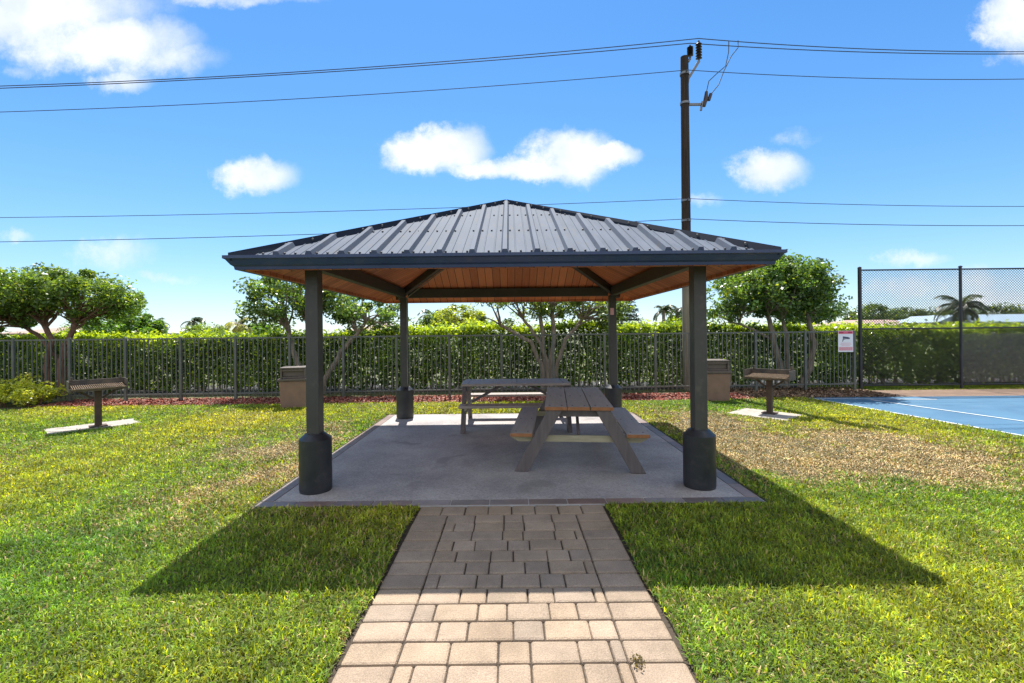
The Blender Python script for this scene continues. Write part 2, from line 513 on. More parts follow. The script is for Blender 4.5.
def screen_material():
    m, N, L, P = new_mat('windscreen_mesh')
    P.inputs['Base Color'].default_value = (.36, .33, .305, 1)
    P.inputs['Roughness'].default_value = .9
    tr = N.new('ShaderNodeBsdfTransparent')
    mx = N.new('ShaderNodeMixShader'); mx.inputs[0].default_value = .62
    L.new(P.outputs[0], mx.inputs[1]); L.new(tr.outputs[0], mx.inputs[2])
    L.new(mx.outputs[0], N['Material Output'].inputs[0])
    return m


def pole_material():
    """pole wood: near black above, blending to grey-brown towards its foot"""
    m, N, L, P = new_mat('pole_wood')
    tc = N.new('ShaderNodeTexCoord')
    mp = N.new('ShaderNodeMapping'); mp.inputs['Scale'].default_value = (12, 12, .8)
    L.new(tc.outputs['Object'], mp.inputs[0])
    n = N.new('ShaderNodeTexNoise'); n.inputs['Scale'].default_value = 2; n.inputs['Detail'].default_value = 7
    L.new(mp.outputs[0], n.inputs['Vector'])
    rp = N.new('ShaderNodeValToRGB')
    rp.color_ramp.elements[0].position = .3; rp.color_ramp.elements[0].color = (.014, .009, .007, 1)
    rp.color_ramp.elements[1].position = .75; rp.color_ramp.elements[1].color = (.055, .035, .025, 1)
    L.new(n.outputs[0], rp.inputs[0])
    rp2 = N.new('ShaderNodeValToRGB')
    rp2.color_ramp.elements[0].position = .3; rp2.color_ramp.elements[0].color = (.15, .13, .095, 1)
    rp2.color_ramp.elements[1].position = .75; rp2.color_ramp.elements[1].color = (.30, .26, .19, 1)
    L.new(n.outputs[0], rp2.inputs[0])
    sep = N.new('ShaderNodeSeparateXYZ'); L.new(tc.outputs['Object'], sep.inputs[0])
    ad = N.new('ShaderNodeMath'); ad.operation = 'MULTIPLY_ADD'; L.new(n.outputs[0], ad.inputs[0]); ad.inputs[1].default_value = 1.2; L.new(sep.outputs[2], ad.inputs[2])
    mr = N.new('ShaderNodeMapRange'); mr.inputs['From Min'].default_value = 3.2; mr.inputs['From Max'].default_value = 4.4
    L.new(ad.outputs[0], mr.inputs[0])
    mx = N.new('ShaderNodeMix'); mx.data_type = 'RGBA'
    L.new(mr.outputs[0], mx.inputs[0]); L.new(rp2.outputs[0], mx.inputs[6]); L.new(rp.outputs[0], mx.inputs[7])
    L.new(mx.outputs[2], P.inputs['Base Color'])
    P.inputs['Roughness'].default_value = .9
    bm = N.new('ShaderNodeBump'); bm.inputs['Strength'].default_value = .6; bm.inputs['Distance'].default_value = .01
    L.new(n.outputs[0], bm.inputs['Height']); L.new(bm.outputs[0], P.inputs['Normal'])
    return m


M_SLAB = slab_material()
M_PLANK = plank_material()
M_SCREEN = screen_material()
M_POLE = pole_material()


def wobble(x, y, seed, freq):
    """smooth pseudo-noise in about -1..1"""
    r = np.random.default_rng(seed)
    s = np.zeros_like(x)
    for k in range(7):
        a = r.uniform(0, 2 * np.pi); f = freq * r.uniform(.6, 1.9)
        s += np.sin(f * (np.cos(a) * x + np.sin(a) * y) + r.uniform(0, 6.28))
    return s / 3.2


# ------------------------------------------------------------------ the setting: ground, court, path, slab
LAWN_Z = -0.03
PCX, PCY = -0.05, 6.71           # pavilion centre
SLAB_X0, SLAB_X1, SLAB_Y0, SLAB_Y1 = -2.44, 2.38, 4.27, 9.02
PATH_X0, PATH_X1, PATH_Y0 = -0.86, 0.84, 0.6


def sheet(name, pts, z, mat_, thick=0.0):
    b = MB()
    n = len(pts)
    if thick:
        b.add([(x, y, z) for x, y in pts] + [(x, y, z - thick) for x, y in pts],
              [tuple(range(n))] + [tuple(reversed(range(n, 2 * n)))] + [(i + n, (i + 1) % n + n, (i + 1) % n, i) for i in range(n)])
    else:
        b.add([(x, y, z) for x, y in pts], [tuple(range(n))])
    return tag(b.build(name, mat_), kind='structure')


sheet('lawn_ground', [(-300, -300), (300, -300), (300, 300), (-300, 300)], LAWN_Z, M_GROUND)
sheet('blue_court', [(7.0, 10.75), (7.62, 6.5), (8.3, 1.2), (24, 1.2), (24, 10.75)], -0.006, M_COURT, .05)
TURF_Z = 0.002
E = .004
for pts in ([(-15.5, .4), (PATH_X0 - .028, .4), (PATH_X0 - .028, SLAB_Y0 - E), (-15.5, SLAB_Y0 - E)],
            [(PATH_X1 + .028, .4), (8.32, .4), (8.22, 1.2), (7.9, SLAB_Y0 - E), (PATH_X1 + .028, SLAB_Y0 - E)],
            [(-15.5, SLAB_Y0 - E), (SLAB_X0 - E, SLAB_Y0 - E), (SLAB_X0 - E, SLAB_Y1 + E), (-15.5, SLAB_Y1 + E)],
            [(SLAB_X1 + E, SLAB_Y0 - E), (7.9, SLAB_Y0 - E), (7.58, 6.5), (7.21, SLAB_Y1 + E), (SLAB_X1 + E, SLAB_Y1 + E)],
            [(-15.5, SLAB_Y1 + E), (7.21, SLAB_Y1 + E), (6.98, 10.5), (5.9, 10.72), (3, 10.58), (-2, 10.56), (-6, 10.5), (-15.5, 10.5)]):
    sheet('lawn_turf', pts, TURF_Z, M_TURF, .07)
cl = MB()


def line(p, q, w=.05, z=-0.002):
    p = Vector((*p, 0)); q = Vector((*q, 0)); d = (q - p).normalized(); s = Vector((-d.y, d.x, 0)) * w / 2
    cl.add([(a.x, a.y, z) for a in (p - s, q - s, q + s, p + s)], [(0, 1, 2, 3)])


line((7.06, 10.6), (7.66, 6.5)); line((7.665, 6.48), (8.34, 1.3))
line((7.14, 10.55), (9.6, 10.28), .05, 0.001); line((8.12, 10.3), (8.78, 7.7), .05, .004); line((8.785, 7.68), (10.1, 1.4), .05, .004)
tag(cl.build('court_lines', M_LINE), kind='structure')

sheet('bare_dirt_strip', [(5.8, 10.8), (24, 10.8), (24, 12.0), (5.9, 12.1)], -0.024, M_DIRT)
sheet('mulch_bed', [(-11.3, 10.55), (-6, 10.52), (-2, 10.58), (3, 10.6), (5.75, 10.66), (5.85, 12.0), (-11.5, 11.7)], -0.026, M_MULCH)

# concrete slab, tile border with pale grout, paver path
TB = .125
sheet('concrete_slab', [(SLAB_X0 + TB + .012, SLAB_Y0 + TB + .012), (SLAB_X1 - TB - .012, SLAB_Y0 + TB + .012), (SLAB_X1 - TB - .012, SLAB_Y1), (SLAB_X0 + TB + .012, SLAB_Y1)], 0.004, M_SLAB, .09)
sheet('slab_grout_bed', [(SLAB_X0, SLAB_Y0), (SLAB_X1, SLAB_Y0), (SLAB_X1, SLAB_Y1), (SLAB_X0, SLAB_Y1)], -0.002, M_GROUT, .08)
tb = MB()


def tile(x0, x1, y0, y1):
    k = random.uniform(.75, 1.2); t = random.choice([(.24, .165, .145), (.22, .18, .17), (.27, .19, .165), (.25, .20, .18)])
    tb.box(((x0 + x1) / 2, (y0 + y1) / 2, -.02), (x1 - x0, y1 - y0, .05), col=(t[0] * k, t[1] * k, t[2] * k, 1))


x = SLAB_X0
while x < SLAB_X1 - .05:
    x1 = min(x + .37, SLAB_X1)
    tile(x + .004, x1 - .004, SLAB_Y0 + .003, SLAB_Y0 + TB)
    x = x1
y = SLAB_Y0 + TB + .012
while y < SLAB_Y1 - .05:
    y1 = min(y + .37, SLAB_Y1)
    tile(SLAB_X0 + .003, SLAB_X0 + TB, y + .004, y1 - .004)
    tile(SLAB_X1 - TB, SLAB_X1 - .003, y + .004, y1 - .004)
    y = y1
tag(tb.build('tile_border', M_TILE, bevel=.004), kind='structure')

sheet('path_bed', [(PATH_X0 - .03, PATH_Y0), (PATH_X1 + .03, PATH_Y0), (PATH_X1 + .03, SLAB_Y0 - .01), (PATH_X0 - .03, SLAB_Y0 - .01)], -0.018, M_SAND)
pv = MB()


def paver(x0, x1, y0, y1):
    t = random.choice([(.300, .230, .168), (.282, .218, .160), (.315, .242, .178), (.298, .224, .158), (.278, .218, .166), (.308, .234, .166)])
    k = random.uniform(1.0, 1.14)
    g = .0055
    j = lambda: random.uniform(-.002, .002)
    r = Matrix.Rotation(R(random.uniform(-.5, .5)), 3, 'Z') @ Matrix.Rotation(R(random.uniform(-.5, .5)), 3, 'X') @ Matrix.Rotation(R(random.uniform(-.4, .4)), 3, 'Y')
    pv.box(((x0 + x1) / 2 + j(), (y0 + y1) / 2 + j(), -.03 + random.uniform(-.002, .002)), (x1 - x0 - g, y1 - y0 - g, .06), rot=r, col=(t[0] * k, t[1] * k, t[2] * k, 1))


y = SLAB_Y0 - .012
row = 0
while y > PATH_Y0 + .1:
    h = .205 if row == 0 else .166
    y0 = y - h
    if row == 0:
        n = 8; w = (PATH_X1 - PATH_X0) / n
        for k in range(n):
            paver(PATH_X0 + k * w, PATH_X0 + (k + 1) * w, y0, y)
    else:
        bw = .28
        paver(PATH_X0, PATH_X0 + bw, y0, y); paver(PATH_X1 - bw, PATH_X1, y0, y)
        a, b = PATH_X0 + bw, PATH_X1 - bw
        seq = []
        xx = a
        k = row
        w = [.165, .25, .09, .25, .12][row % 5]
        while xx < b - .005:
            if b - (xx + w) < .06:
                w = b - xx
            seq.append((xx, xx + w)); xx += w
            k += 1
            w = (.25, .165)[k % 2] + random.uniform(-.004, .004)
        for (p, q) in seq:
            paver(p, q, y0, y)
    y = y0
    row += 1
tag(pv.build('paver_path', M_PAVER, bevel=.015), kind='structure')


def rot_rect(cx, cy, w, d, a):
    ca, sa = math.cos(a), math.sin(a)
    return [(cx + x * ca - y * sa, cy + x * sa + y * ca) for x, y in ((-w / 2, -d / 2), (w / 2, -d / 2), (w / 2, d / 2), (-w / 2, d / 2))]


PADS = [(-7.50, 8.17, 1.22, .66, R(50)), (4.80, 8.65, 1.05, .84, R(-50))]
for p in PADS:
    sheet('concrete_pad', rot_rect(*p), 0.016, M_PAD, .06)


# ------------------------------------------------------------------ grass: blades
def inside_pad(x, y, grow=.02):
    r = np.zeros(len(x), bool)
    for (cx, cy, w, d, a) in PADS:
        dx, dy = x - cx, y - cy
        lx = dx * math.cos(a) + dy * math.sin(a); ly = -dx * math.sin(a) + dy * math.cos(a)
        r |= (np.abs(lx) < w / 2 + grow) & (np.abs(ly) < d / 2 + grow)
    return r


def grass():
    n_try = 1500000
    y = RNG.uniform(1.25, 10.75, n_try)
    x = RNG.uniform(-14.5, 9.5, n_try)
    rho = 11500 * np.minimum(1, (3.0 / y) ** 1.55)
    area = 9.5 * 24.0
    keep = RNG.random(n_try) < rho / (n_try / area)
    # probability > 1 near the viewer: sow a second batch there
    x2 = RNG.uniform(-6, 6, 420000); y2 = RNG.uniform(1.25, 4.6, 420000)
    rho2 = np.clip(11500 * np.minimum(1, (3.0 / y2) ** 1.55) - n_try / area, 0, None)
    k2 = RNG.random(len(x2)) < rho2 / (420000 / (12 * 3.35))
    x = np.concatenate([x[keep], x2[k2]]); y = np.concatenate([y[keep], y2[k2]])
    edge = .012 + .014 * wobble(x, y, 3, 9)
    ok = (np.abs(x) < 1.28 * y + .9)
    ok &= ~((x > SLAB_X0 - .02) & (x < SLAB_X1 + .02) & (y > SLAB_Y0 - .035 - .012 * wobble(x, y, 10, 9)) & (y < SLAB_Y1 + .02))
    ok &= ~((x > PATH_X0 - edge) & (x < PATH_X1 + edge) & (y < SLAB_Y0))
    ok &= ~inside_pad(x, y, -.02 + .035 * wobble(x, y, 8, 12))
    court_x = 7.0 + (10.75 - y) * (.62 / 4.25)
    ok &= (x < court_x - .085 - .03 * wobble(x, y, 9, 8))
    ok &= y < 10.54 + .07 * wobble(x, y, 5, 2.5) + np.where(x > 5.8, .35, 0)
    ok &= ~((x < -10.9) & (y > 10.1))
    x, y = x[ok], y[ok]
    # worn, thin places
    dryR = np.exp(-(((x - 4.4) / 1.9) ** 2 + ((y - 6.0) / 1.25) ** 2) ** 1.5)
    dryR = np.maximum(dryR, .75 * np.exp(-(((x - 3.4) / .9) ** 2 + ((y - 7.6) / 1.4) ** 2)))
    dryL = .7 * np.exp(-(((x + 2.9) / .55) ** 2 + ((y - 5.6) / 1.6) ** 2)) + .5 * np.exp(-(((x + 3.6) / 1.2) ** 2 + ((y - 7.0) / 1.2) ** 2))
    dry = np.clip(dryR * (1.35 + .6 * wobble(x, y, 21, 3.5)) + dryL * (.7 + .6 * wobble(x, y, 22, 3)) - .28 * np.clip(wobble(x, y, 33, 8), 0, 1.5), 0, .74)
    dry = np.clip(dry + .10 * np.clip(wobble(x, y, 23, 1.3), 0, 1) + .05 * np.clip(wobble(x, y, 29, 6), 0, 1), 0, 1)
    thin = RNG.random(len(x)) < (1 - .35 * dry - .25 * np.clip(wobble(x, y, 31, 7) - .45, 0, 1))
    x, y, dry = x[thin], y[thin], dry[thin]
    xb = RNG.uniform(8.4, 17.5, 15000); yb = RNG.uniform(12.02, 13.2, 15000)
    x = np.concatenate([x, xb]); y = np.concatenate([y, yb]); dry = np.concatenate([dry, np.zeros(15000)])
    n = len(x)
    lush = wobble(x, y, 41, 1.7) * .5 + wobble(x, y, 42, 5) * .35
    h = RNG.uniform(.018, .058, n) * (1 + .22 * lush) * (1 - .35 * dry)
    far = np.clip(y / 3.0, 1, 3.0)
    w = RNG.uniform(.005, .0105, n) * far ** .75
    az = RNG.uniform(0, 2 * np.pi, n)
    lean = np.abs(RNG.normal(.85, .40, n)) + .25 * dry
    lean = np.clip(lean, 0, 1.35)
    dx, dy = np.cos(az), np.sin(az)
    face = az + np.pi / 2 + RNG.normal(0, .5, n)
    sx, sy = np.cos(face) * w / 2, np.sin(face) * w / 2
    z0 = np.where(y < 11.5, TURF_Z, LAWN_Z) - .004
    base = np.stack([x, y, z0], 1)
    midh = .55 * h
    m_off = np.stack([dx * midh * np.sin(lean * .55), dy * midh * np.sin(lean * .55), midh * np.cos(lean * .55)], 1)
    t_off = m_off + np.stack([dx * .55 * h * np.sin(lean * 1.35), dy * .55 * h * np.sin(lean * 1.35), .5 * h * np.cos(lean * 1.35)], 1)
    s = np.stack([sx, sy, np.zeros(n)], 1)
    V = np.stack([base - s, base + s, base + m_off + s * .85, base + m_off - s * .85, base + t_off + s * .12, base + t_off - s * .12], 1).reshape(-1, 3)
    i = np.arange(n) * 6
    F = np.concatenate([np.stack([i, i + 1, i + 2, i + 3], 1), np.stack([i + 3, i + 2, i + 4, i + 5], 1)])
    green = np.array([.150, .285, .030]); deep = np.array([.075, .190, .024]); yell = np.array([.37, .385, .036]); straw = np.array([.54, .40, .175]); brown = np.array([.40, .255, .11])
    r = RNG.random(n)
    t = np.clip(.5 + .55 * lush + RNG.normal(0, .22, n), 0, 1)[:, None]
    col = deep * t + green * (1 - t)
    yl = np.clip(.38 + .4 * wobble(x, y, 51, .9) + RNG.normal(0, .2, n), 0, 1)[:, None]
    col = col * (1 - yl) + yell * yl
    isdry = r < (.02 + 1.3 * dry)
    pick = RNG.random(n)[:, None]
    dc = straw * pick + brown * (1 - pick)
    dc = np.where(RNG.random(n)[:, None] < .2, col * .5 + straw * .5, dc)
    col = np.where(isdry[:, None], dc, col)
    col *= np.exp(-.14 + RNG.normal(0, 1, n) * np.where(isdry, .18, .36) + .22 * wobble(x, y, 61, 10) + .16 * wobble(x, y, 62, 21))[:, None]
    col = np.concatenate([np.clip(col, .004, .8), np.where(isdry, .15, 1.0)[:, None]], 1)
    o = np_mesh('grass_blades', V, F, M_GRASS, np.repeat(col, 6, axis=0))
    tag(o, 'short mown green lawn with dry straw patches around the shelter', 'grass', kind='stuff')


grass()


def chips(name, label, x0, x1, y0, y1, n, cols, size, shape=None):
    x = RNG.uniform(x0, x1, n); y = RNG.uniform(y0, y1, n)
    if shape is not None:
        k = shape(x, y); x, y = x[k], y[k]
    n = len(x)
    a = RNG.uniform(0, 6.28, n); t = RNG.normal(0, .45, n)
    l = RNG.uniform(.5, 1.4, n) * size; w = l * RNG.uniform(.25, .5, n)
    A = np.stack([np.cos(a) * np.cos(t), np.sin(a) * np.cos(t), np.sin(t)], 1) * l[:, None] / 2
    B = np.stack([-np.sin(a), np.cos(a), RNG.normal(0, .4, n)], 1) * w[:, None] / 2
    c = np.stack([x, y, RNG.uniform(-.018, .012, n)], 1)
    V = np.stack([c - A - B, c + A - B, c + A + B, c - A + B], 1).reshape(-1, 3)
    F = np.arange(n * 4).reshape(-1, 4)
    cc = np.array(cols)[RNG.integers(0, len(cols), n)] * RNG.uniform(.7, 1.25, n)[:, None]
    o = np_mesh(name, V, F, M_CHIP, np.repeat(cc, 4, axis=0))
    tag(o, label, 'mulch', kind='stuff')


chips('wood_chips', 'red dyed wood chip mulch along the foot of the picket fence', -11.2, 5.75, 10.55, 11.75, 20000,
      [(.30, .08, .052), (.24, .06, .045), (.34, .12, .08), (.14, .05, .04), (.36, .22, .17)], .055)
chips('leaf_litter', 'brown leaf litter on the dirt beside the blue court', 5.8, 9.3, 10.85, 12.6, 5000,
      [(.16, .10, .06), (.22, .14, .09), (.10, .07, .05), (.28, .19, .12)], .06)


# ------------------------------------------------------------------ pavilion
def pavilion():
    t = thing('picnic_pavilion', 'open square picnic shelter with ribbed dark metal hip roof on four posts', 'pavilion', (PCX, PCY, 0))
    RS, ZE, ZA = 2.46, 2.352, 3.52          # sheet half width, eave and apex heights
    slope = (ZA - ZE) / RS
    PS = 1.99                               # post line
    CZ = 2.245                              # ceiling at the eave
    ct = lambda d: CZ + (RS - d) * slope
    # ---- four roof faces: sheet with standing ribs, modelled facing -y and turned
    def face_mb():
        b = MB()
        b.add([(-RS, -RS, ZE), (RS, -RS, ZE), (0, 0, ZA)], [(0, 1, 2)])
        nrm = Vector((0, -slope, 1)).normalized()
        for k in range(-24, 25):
            xk = k * .305 / 3
            major = (k % 3 == 0)
            if abs(xk) > RS - .1:
                continue
            w, h = (.038, .046) if major else (.008, .006)
            d0, d1 = RS - .004, max(abs(xk) + w * .5, .03)
            def pt(dx, d, up):
                return Vector((xk + dx, -d, ZE + (RS - d) * slope)) + nrm * up
            for (a, bq) in ((d0, d1),):
                vs = [pt(-w, a, -.002), pt(-w * .55, a, h), pt(w * .55, a, h), pt(w, a, -.002), pt(-w, bq, -.002), pt(-w * .55, bq, h), pt(w * .55, bq, h), pt(w, bq, -.002)]
                b.add(vs, [(0, 3, 2, 1), (4, 5, 6, 7), (0, 1, 5, 4), (1, 2, 6, 5), (2, 3, 7, 6)])
        return b
    sb = face_mb()
    # screw heads in three lines across the face
    for d in (2.40, 1.62, .84):
        n = int(2 * d / .1017)
        for k in range(-n // 2, n // 2 + 1):
            xk = k * .1017 + .05
            if abs(xk) < d - .06 and random.random() < .9:
                sb.lathe([(.011, -.004), (.011, .006), (.005, .011)], 6, (xk, -d, ZE + (RS - d) * slope + .006), mi=1)
    panel = sb.build('roof_panel', [M_ROOF, M_SCREW], t)
    cb = MB()
    cb.add([(-RS, -RS, CZ), (RS, -RS, CZ), (0, 0, ct(0))], [(0, 2, 1)])
    ceil = cb.build('ceiling_panel', M_PLANK, t)
    prof = [(2.46, 2.232), (2.50, 2.222), (2.505, 2.250), (2.525, 2.265), (2.555, 2.310), (2.572, 2.318), (2.572, 2.346), (2.558, 2.346), (2.53, 2.33), (2.462, 2.33)]
    gb = MB()
    vs = []
    for (d, z) in prof:
        vs += [(-d, -d, z), (d, -d, z)]
    n = len(prof)
    gb.add(vs, [(2 * i, 2 * i + 1, 2 * ((i + 1) % n) + 1, 2 * ((i + 1) % n)) for i in range(n)])
    gut = gb.build('fascia_gutter', M_TRIM, t)
    fb = MB()   # inner wooden fascia board behind the gutter
    fb.box((0, -2.435, 2.268), (2 * 2.42, .03, .09))
    inner = fb.build('inner_fascia', M_PLANK, t)
    bb = MB(); bb.box((0, -PS, 2.372), (2 * PS - .17, .10, .165))
    beam = bb.build('beam', M_POST, t, bevel=.004)
    hb = MB()
    up = Vector((-1, -1, 2 * slope)).normalized()
    a = Vector((-2.15, -2.15, ct(2.15) - .075)); e = Vector((-.06, -.06, ct(.06) - .075))
    hb.bar(a, e, .085, .13, up=(0, 0, 1))
    hip = hb.build('hip_rafter', M_POST, t, bevel=.004)
    kb = MB()
    p0 = Vector((-2.53, -2.53, ZE - .01)); p1 = Vector((0, 0, ZA + .02))
    d = (p1 - p0); nn = Vector((-1, -1, 2 * slope)); sidev = Vector((1, -1, 0)).normalized()
    upv = sidev.cross(d.normalized()).normalized()
    if upv.z < 0: upv = -upv
    wv = .045
    drop = Vector((0, 0, -.045))
    vs = [p0 - sidev * wv + drop, p0 + upv * .035, p0 + sidev * wv + drop, p1 - sidev * wv * .7 + drop, p1 + upv * .035, p1 + sidev * wv * .7 + drop]
    kb.add(vs, [(0, 1, 4, 3), (1, 2, 5, 4), (0, 2, 1), (3, 4, 5), (0, 3, 5, 2)])
    for k in range(1, 14):
        q = p0.lerp(p1, k / 14.0 + random.uniform(-.01, .01))
        for sg in (-1, 1):
            if random.random() < .8:
                kb.lathe([(.012, -.01), (.013, .012), (.006, .02)], 6, q + sidev * sg * wv * .5 + Vector((0, 0, .0)), mi=1)
    cap = kb.build('hip_cap', [M_HIP, M_SCREW], t)
    pb = MB(); pb.box((-PS, -PS, 1.15), (.132, .132, 2.30))
    post = pb.build('post', M_POST, t, bevel=.008)
    lb = MB()
    lb.lathe([(.156, 0.0), (.156, .015), (.160, .02), (.160, .535), (.098, .592), (.094, .592)], 40, (-PS, -PS, .004))
    base = lb.build('post_base', M_BASE, post, smooth=True)
    for k in (1, 2, 3):
        for src, par in ((panel, t), (ceil, t), (gut, t), (inner, t), (beam, t), (hip, t), (cap, t), (post, t)):
            c = copy_tree(src, par)
            c.rotation_euler = (0, 0, k * math.pi / 2)
    b = MB(); b.lathe([(.11, ct(0) - .22), (.11, ct(0) - .02)], 12)
    b.build('apex_hub', M_POST, t, bevel=.004)
    f = MB(); f.lathe([(.10, ZA - .02), (.05, ZA + .022), (.01, ZA + .03)], 12)
    f.build('apex_cap', M_HIP, t)
    # grey conduit from the rear left post up its hip rafter, small box on the rear right post
    c = MB()
    c.tube([(-1.915, 1.91, .62), (-1.915, 1.91, 2.26), (-1.86, 1.86, 2.32), (-1.2, 1.27, ct(1.25) - .15), (-.4, .47, ct(.45) - .15)], .010, 8)
    c.build('conduit', M_STEEL, t, smooth=True)
    j = MB(); j.box((PS - .02, PS - .071, 1.99), (.07, .012, .13))
    j.build('notice_plate', M_SIGNP, t, bevel=.003)
    w = MB()
    for (sx_, sz) in ((-1.53, 2.29), (-.62, 2.285), (.66, 2.29), (1.52, 2.29)):
        w.box((sx_, -2.548, sz), (.045, .012, .025), Matrix.Rotation(R(-33), 3, 'X'))
    return t


pavilion()


# ------------------------------------------------------------------ picnic tables
def picnic_table(label, loc, rz):
    t = thing('picnic_table', label, 'picnic table', loc, rz, 'picnic tables under the shelter')
    Lh = 1.83
    for k in (-1, 0, 1):
        b = MB(); b.box((k * .262, 0, .735), (.252, Lh, .04), ends=1)
        for yy in (-.80, -.02, .80):
            for dx in (-.07, .07):
                b.lathe([(.011, -.002), (.011, .0035)], 8, (k * .262 + dx, yy, .755), mi=2)
        b.build('tabletop_board', [M_TABLE, M_TABLE_END, M_BLACK], t, bevel=.004)
    for sx in (-1, 1):
        b = MB(); b.box((sx * .66, 0, .43), (.255, Lh, .04), ends=1)
        for yy in (-.80, -.02, .80):
            for dx in (-.07, .07):
                b.lathe([(.011, -.002), (.011, .0035)], 8, (sx * .66 + dx, yy, .45), mi=2)
        b.build('bench_seat', [M_TABLE, M_TABLE_END, M_BLACK], t, bevel=.004)
    for sy in (-1, 1):
        yy = sy * .80
        for sx in (-1, 1):
            b = MB()
            yt = yy + sy * .058
            # leg: slanted plank with level cut ends
            x0, x1, w = sx * .665, sx * .27, .082
            vs = []
            for dy in (-.034, .034):
                vs += [(x0 - w, yt + dy, 0.004), (x0 + w, yt + dy, 0.004), (x1 + w, yt + dy, .715), (x1 - w, yt + dy, .715)]
            b.add(vs, [(0, 1, 2, 3), (7, 6, 5, 4), (0, 4, 5, 1), (1, 5, 6, 2), (2, 6, 7, 3), (3, 7, 4, 0)])
            b.build('leg', M_TLEG, t, bevel=.004)
        b = MB(); b.box((0, yy + .0, .67), (.74, .038, .085))
        b.build('top_crossbeam', M_TLEG, t, bevel=.004)
        b = MB()
        yb = yy + sy * .003
        pts = [(-.70, .335), (.70, .335), (.775, .375), (.775, .41), (-.775, .41), (-.775, .375)]
        vs = [(p, yb - .019, q) for p, q in pts] + [(p, yb + .019, q) for p, q in pts]
        b.add(vs, [tuple(range(6)), tuple(reversed(range(6, 12)))] + [((i + 1) % 6, i, i + 6, (i + 1) % 6 + 6) for i in range(6)])
        b.build('bench_crossbeam', M_TBEAM, t, bevel=.003)
        b = MB(); b.bar((0, sy * .765, .40), (0, sy * .22, .70), .035, .045)
        b.build('diagonal_brace', M_TLEG, t, bevel=.003)
    b = MB(); b.box((0, 0, .70), (.74, .038, .03)); b.build('middle_batten', M_TLEG, t, bevel=.003)
    return t


picnic_table('brown picnic table nearest the path, standing end on with orange board ends', (.85, 6.08, 0.004), R(-5.5))
picnic_table('brown picnic table standing sideways at the back of the slab by the lawn', (.07, 7.98, 0.004), R(90))


# ------------------------------------------------------------------ grills
def grill(label, loc, rz, flip):
    t = thing('park_grill', label, 'grill', loc, rz, 'pedestal charcoal grills on the lawn')
    f = flip
    b = MB(); b.box((0, 0, .33), (.095, .095, .66)); b.build('pedestal_post', M_GPOST, t, bevel=.006)
    b = MB(); b.box((0, 0, .010), (.24, .24, .012)); b.build('foot_plate', M_GPOST, t, bevel=.003)
    W, D, H, k = .78, .40, .168, .012
    z0 = .650
    b = MB()
    b.box((0, 0, z0 + k / 2), (W, D, k))
    b.box((0, D / 2 - k / 2, z0 + H / 2 + k), (W, k, H))
    b.box((-W / 2 + k / 2, -.0, z0 + H / 2 + k), (k, D - 2 * k - .002, H)); b.box((W / 2 - k / 2, 0, z0 + H / 2 + k), (k, D - 2 * k - .002, H))
    b.box((0, -D / 2 + k / 2, z0 + .022 + k), (W, k, .045))
    b.build('firebox', M_GRILL, t, bevel=.003)
    g = MB()
    zg = z0 + .085
    for q in range(26):
        xx = -W / 2 + .05 + q * (W - .10) / 25
        g.tube([(xx, -D / 2 - .05, zg - .03), (xx, D / 2 - .03, zg + .005)], .005, 6)
    for yy in (-D / 2 - .045, -.02, D / 2 - .06):
        zz = zg - .03 + (yy + D / 2 + .05) / (D + .02) * .035 - .010
        g.tube([(-W / 2 + .03, yy, zz), (W / 2 - .03, yy, zz)], .006, 6)
    gr = g.build('grate', M_GRATE, t)
    for xx in (-.27, .27):
        h = MB()
        h.tube([(xx - .05, -D / 2 - .03, zg - .03), (xx - .05, -D / 2 - .15, zg - .03), (xx + .05, -D / 2 - .15, zg - .03), (xx + .05, -D / 2 - .03, zg - .03)], .006, 6)
        h.build('grate_handle', M_GRATE, gr)
    s = MB()
    for sx in (-1, 1):
        s.bar((sx * .06, 0, .50), (sx * .26, 0, z0 - .004), .03, .03)
    s.build('support_bracket', M_GPOST, t)
    for sx in (-1, 1):
        p = MB()
        p.tube([(sx * (W / 2 - .06), D / 2 - .01, z0 + H), (sx * (W / 2 - .06), D / 2 - .01, z0 + H + .07)], .022, 8)
        p.build('hinge_knob', M_GRILL, t, smooth=True)
    return t


grill('rusty pedestal grill on a concrete pad at the left end of the lawn', (-7.38, 8.12, .018), R(48), 1)
grill('rusty pedestal grill on a concrete pad between the shelter and the blue court', (4.93, 8.70, .018), R(-46), -1)


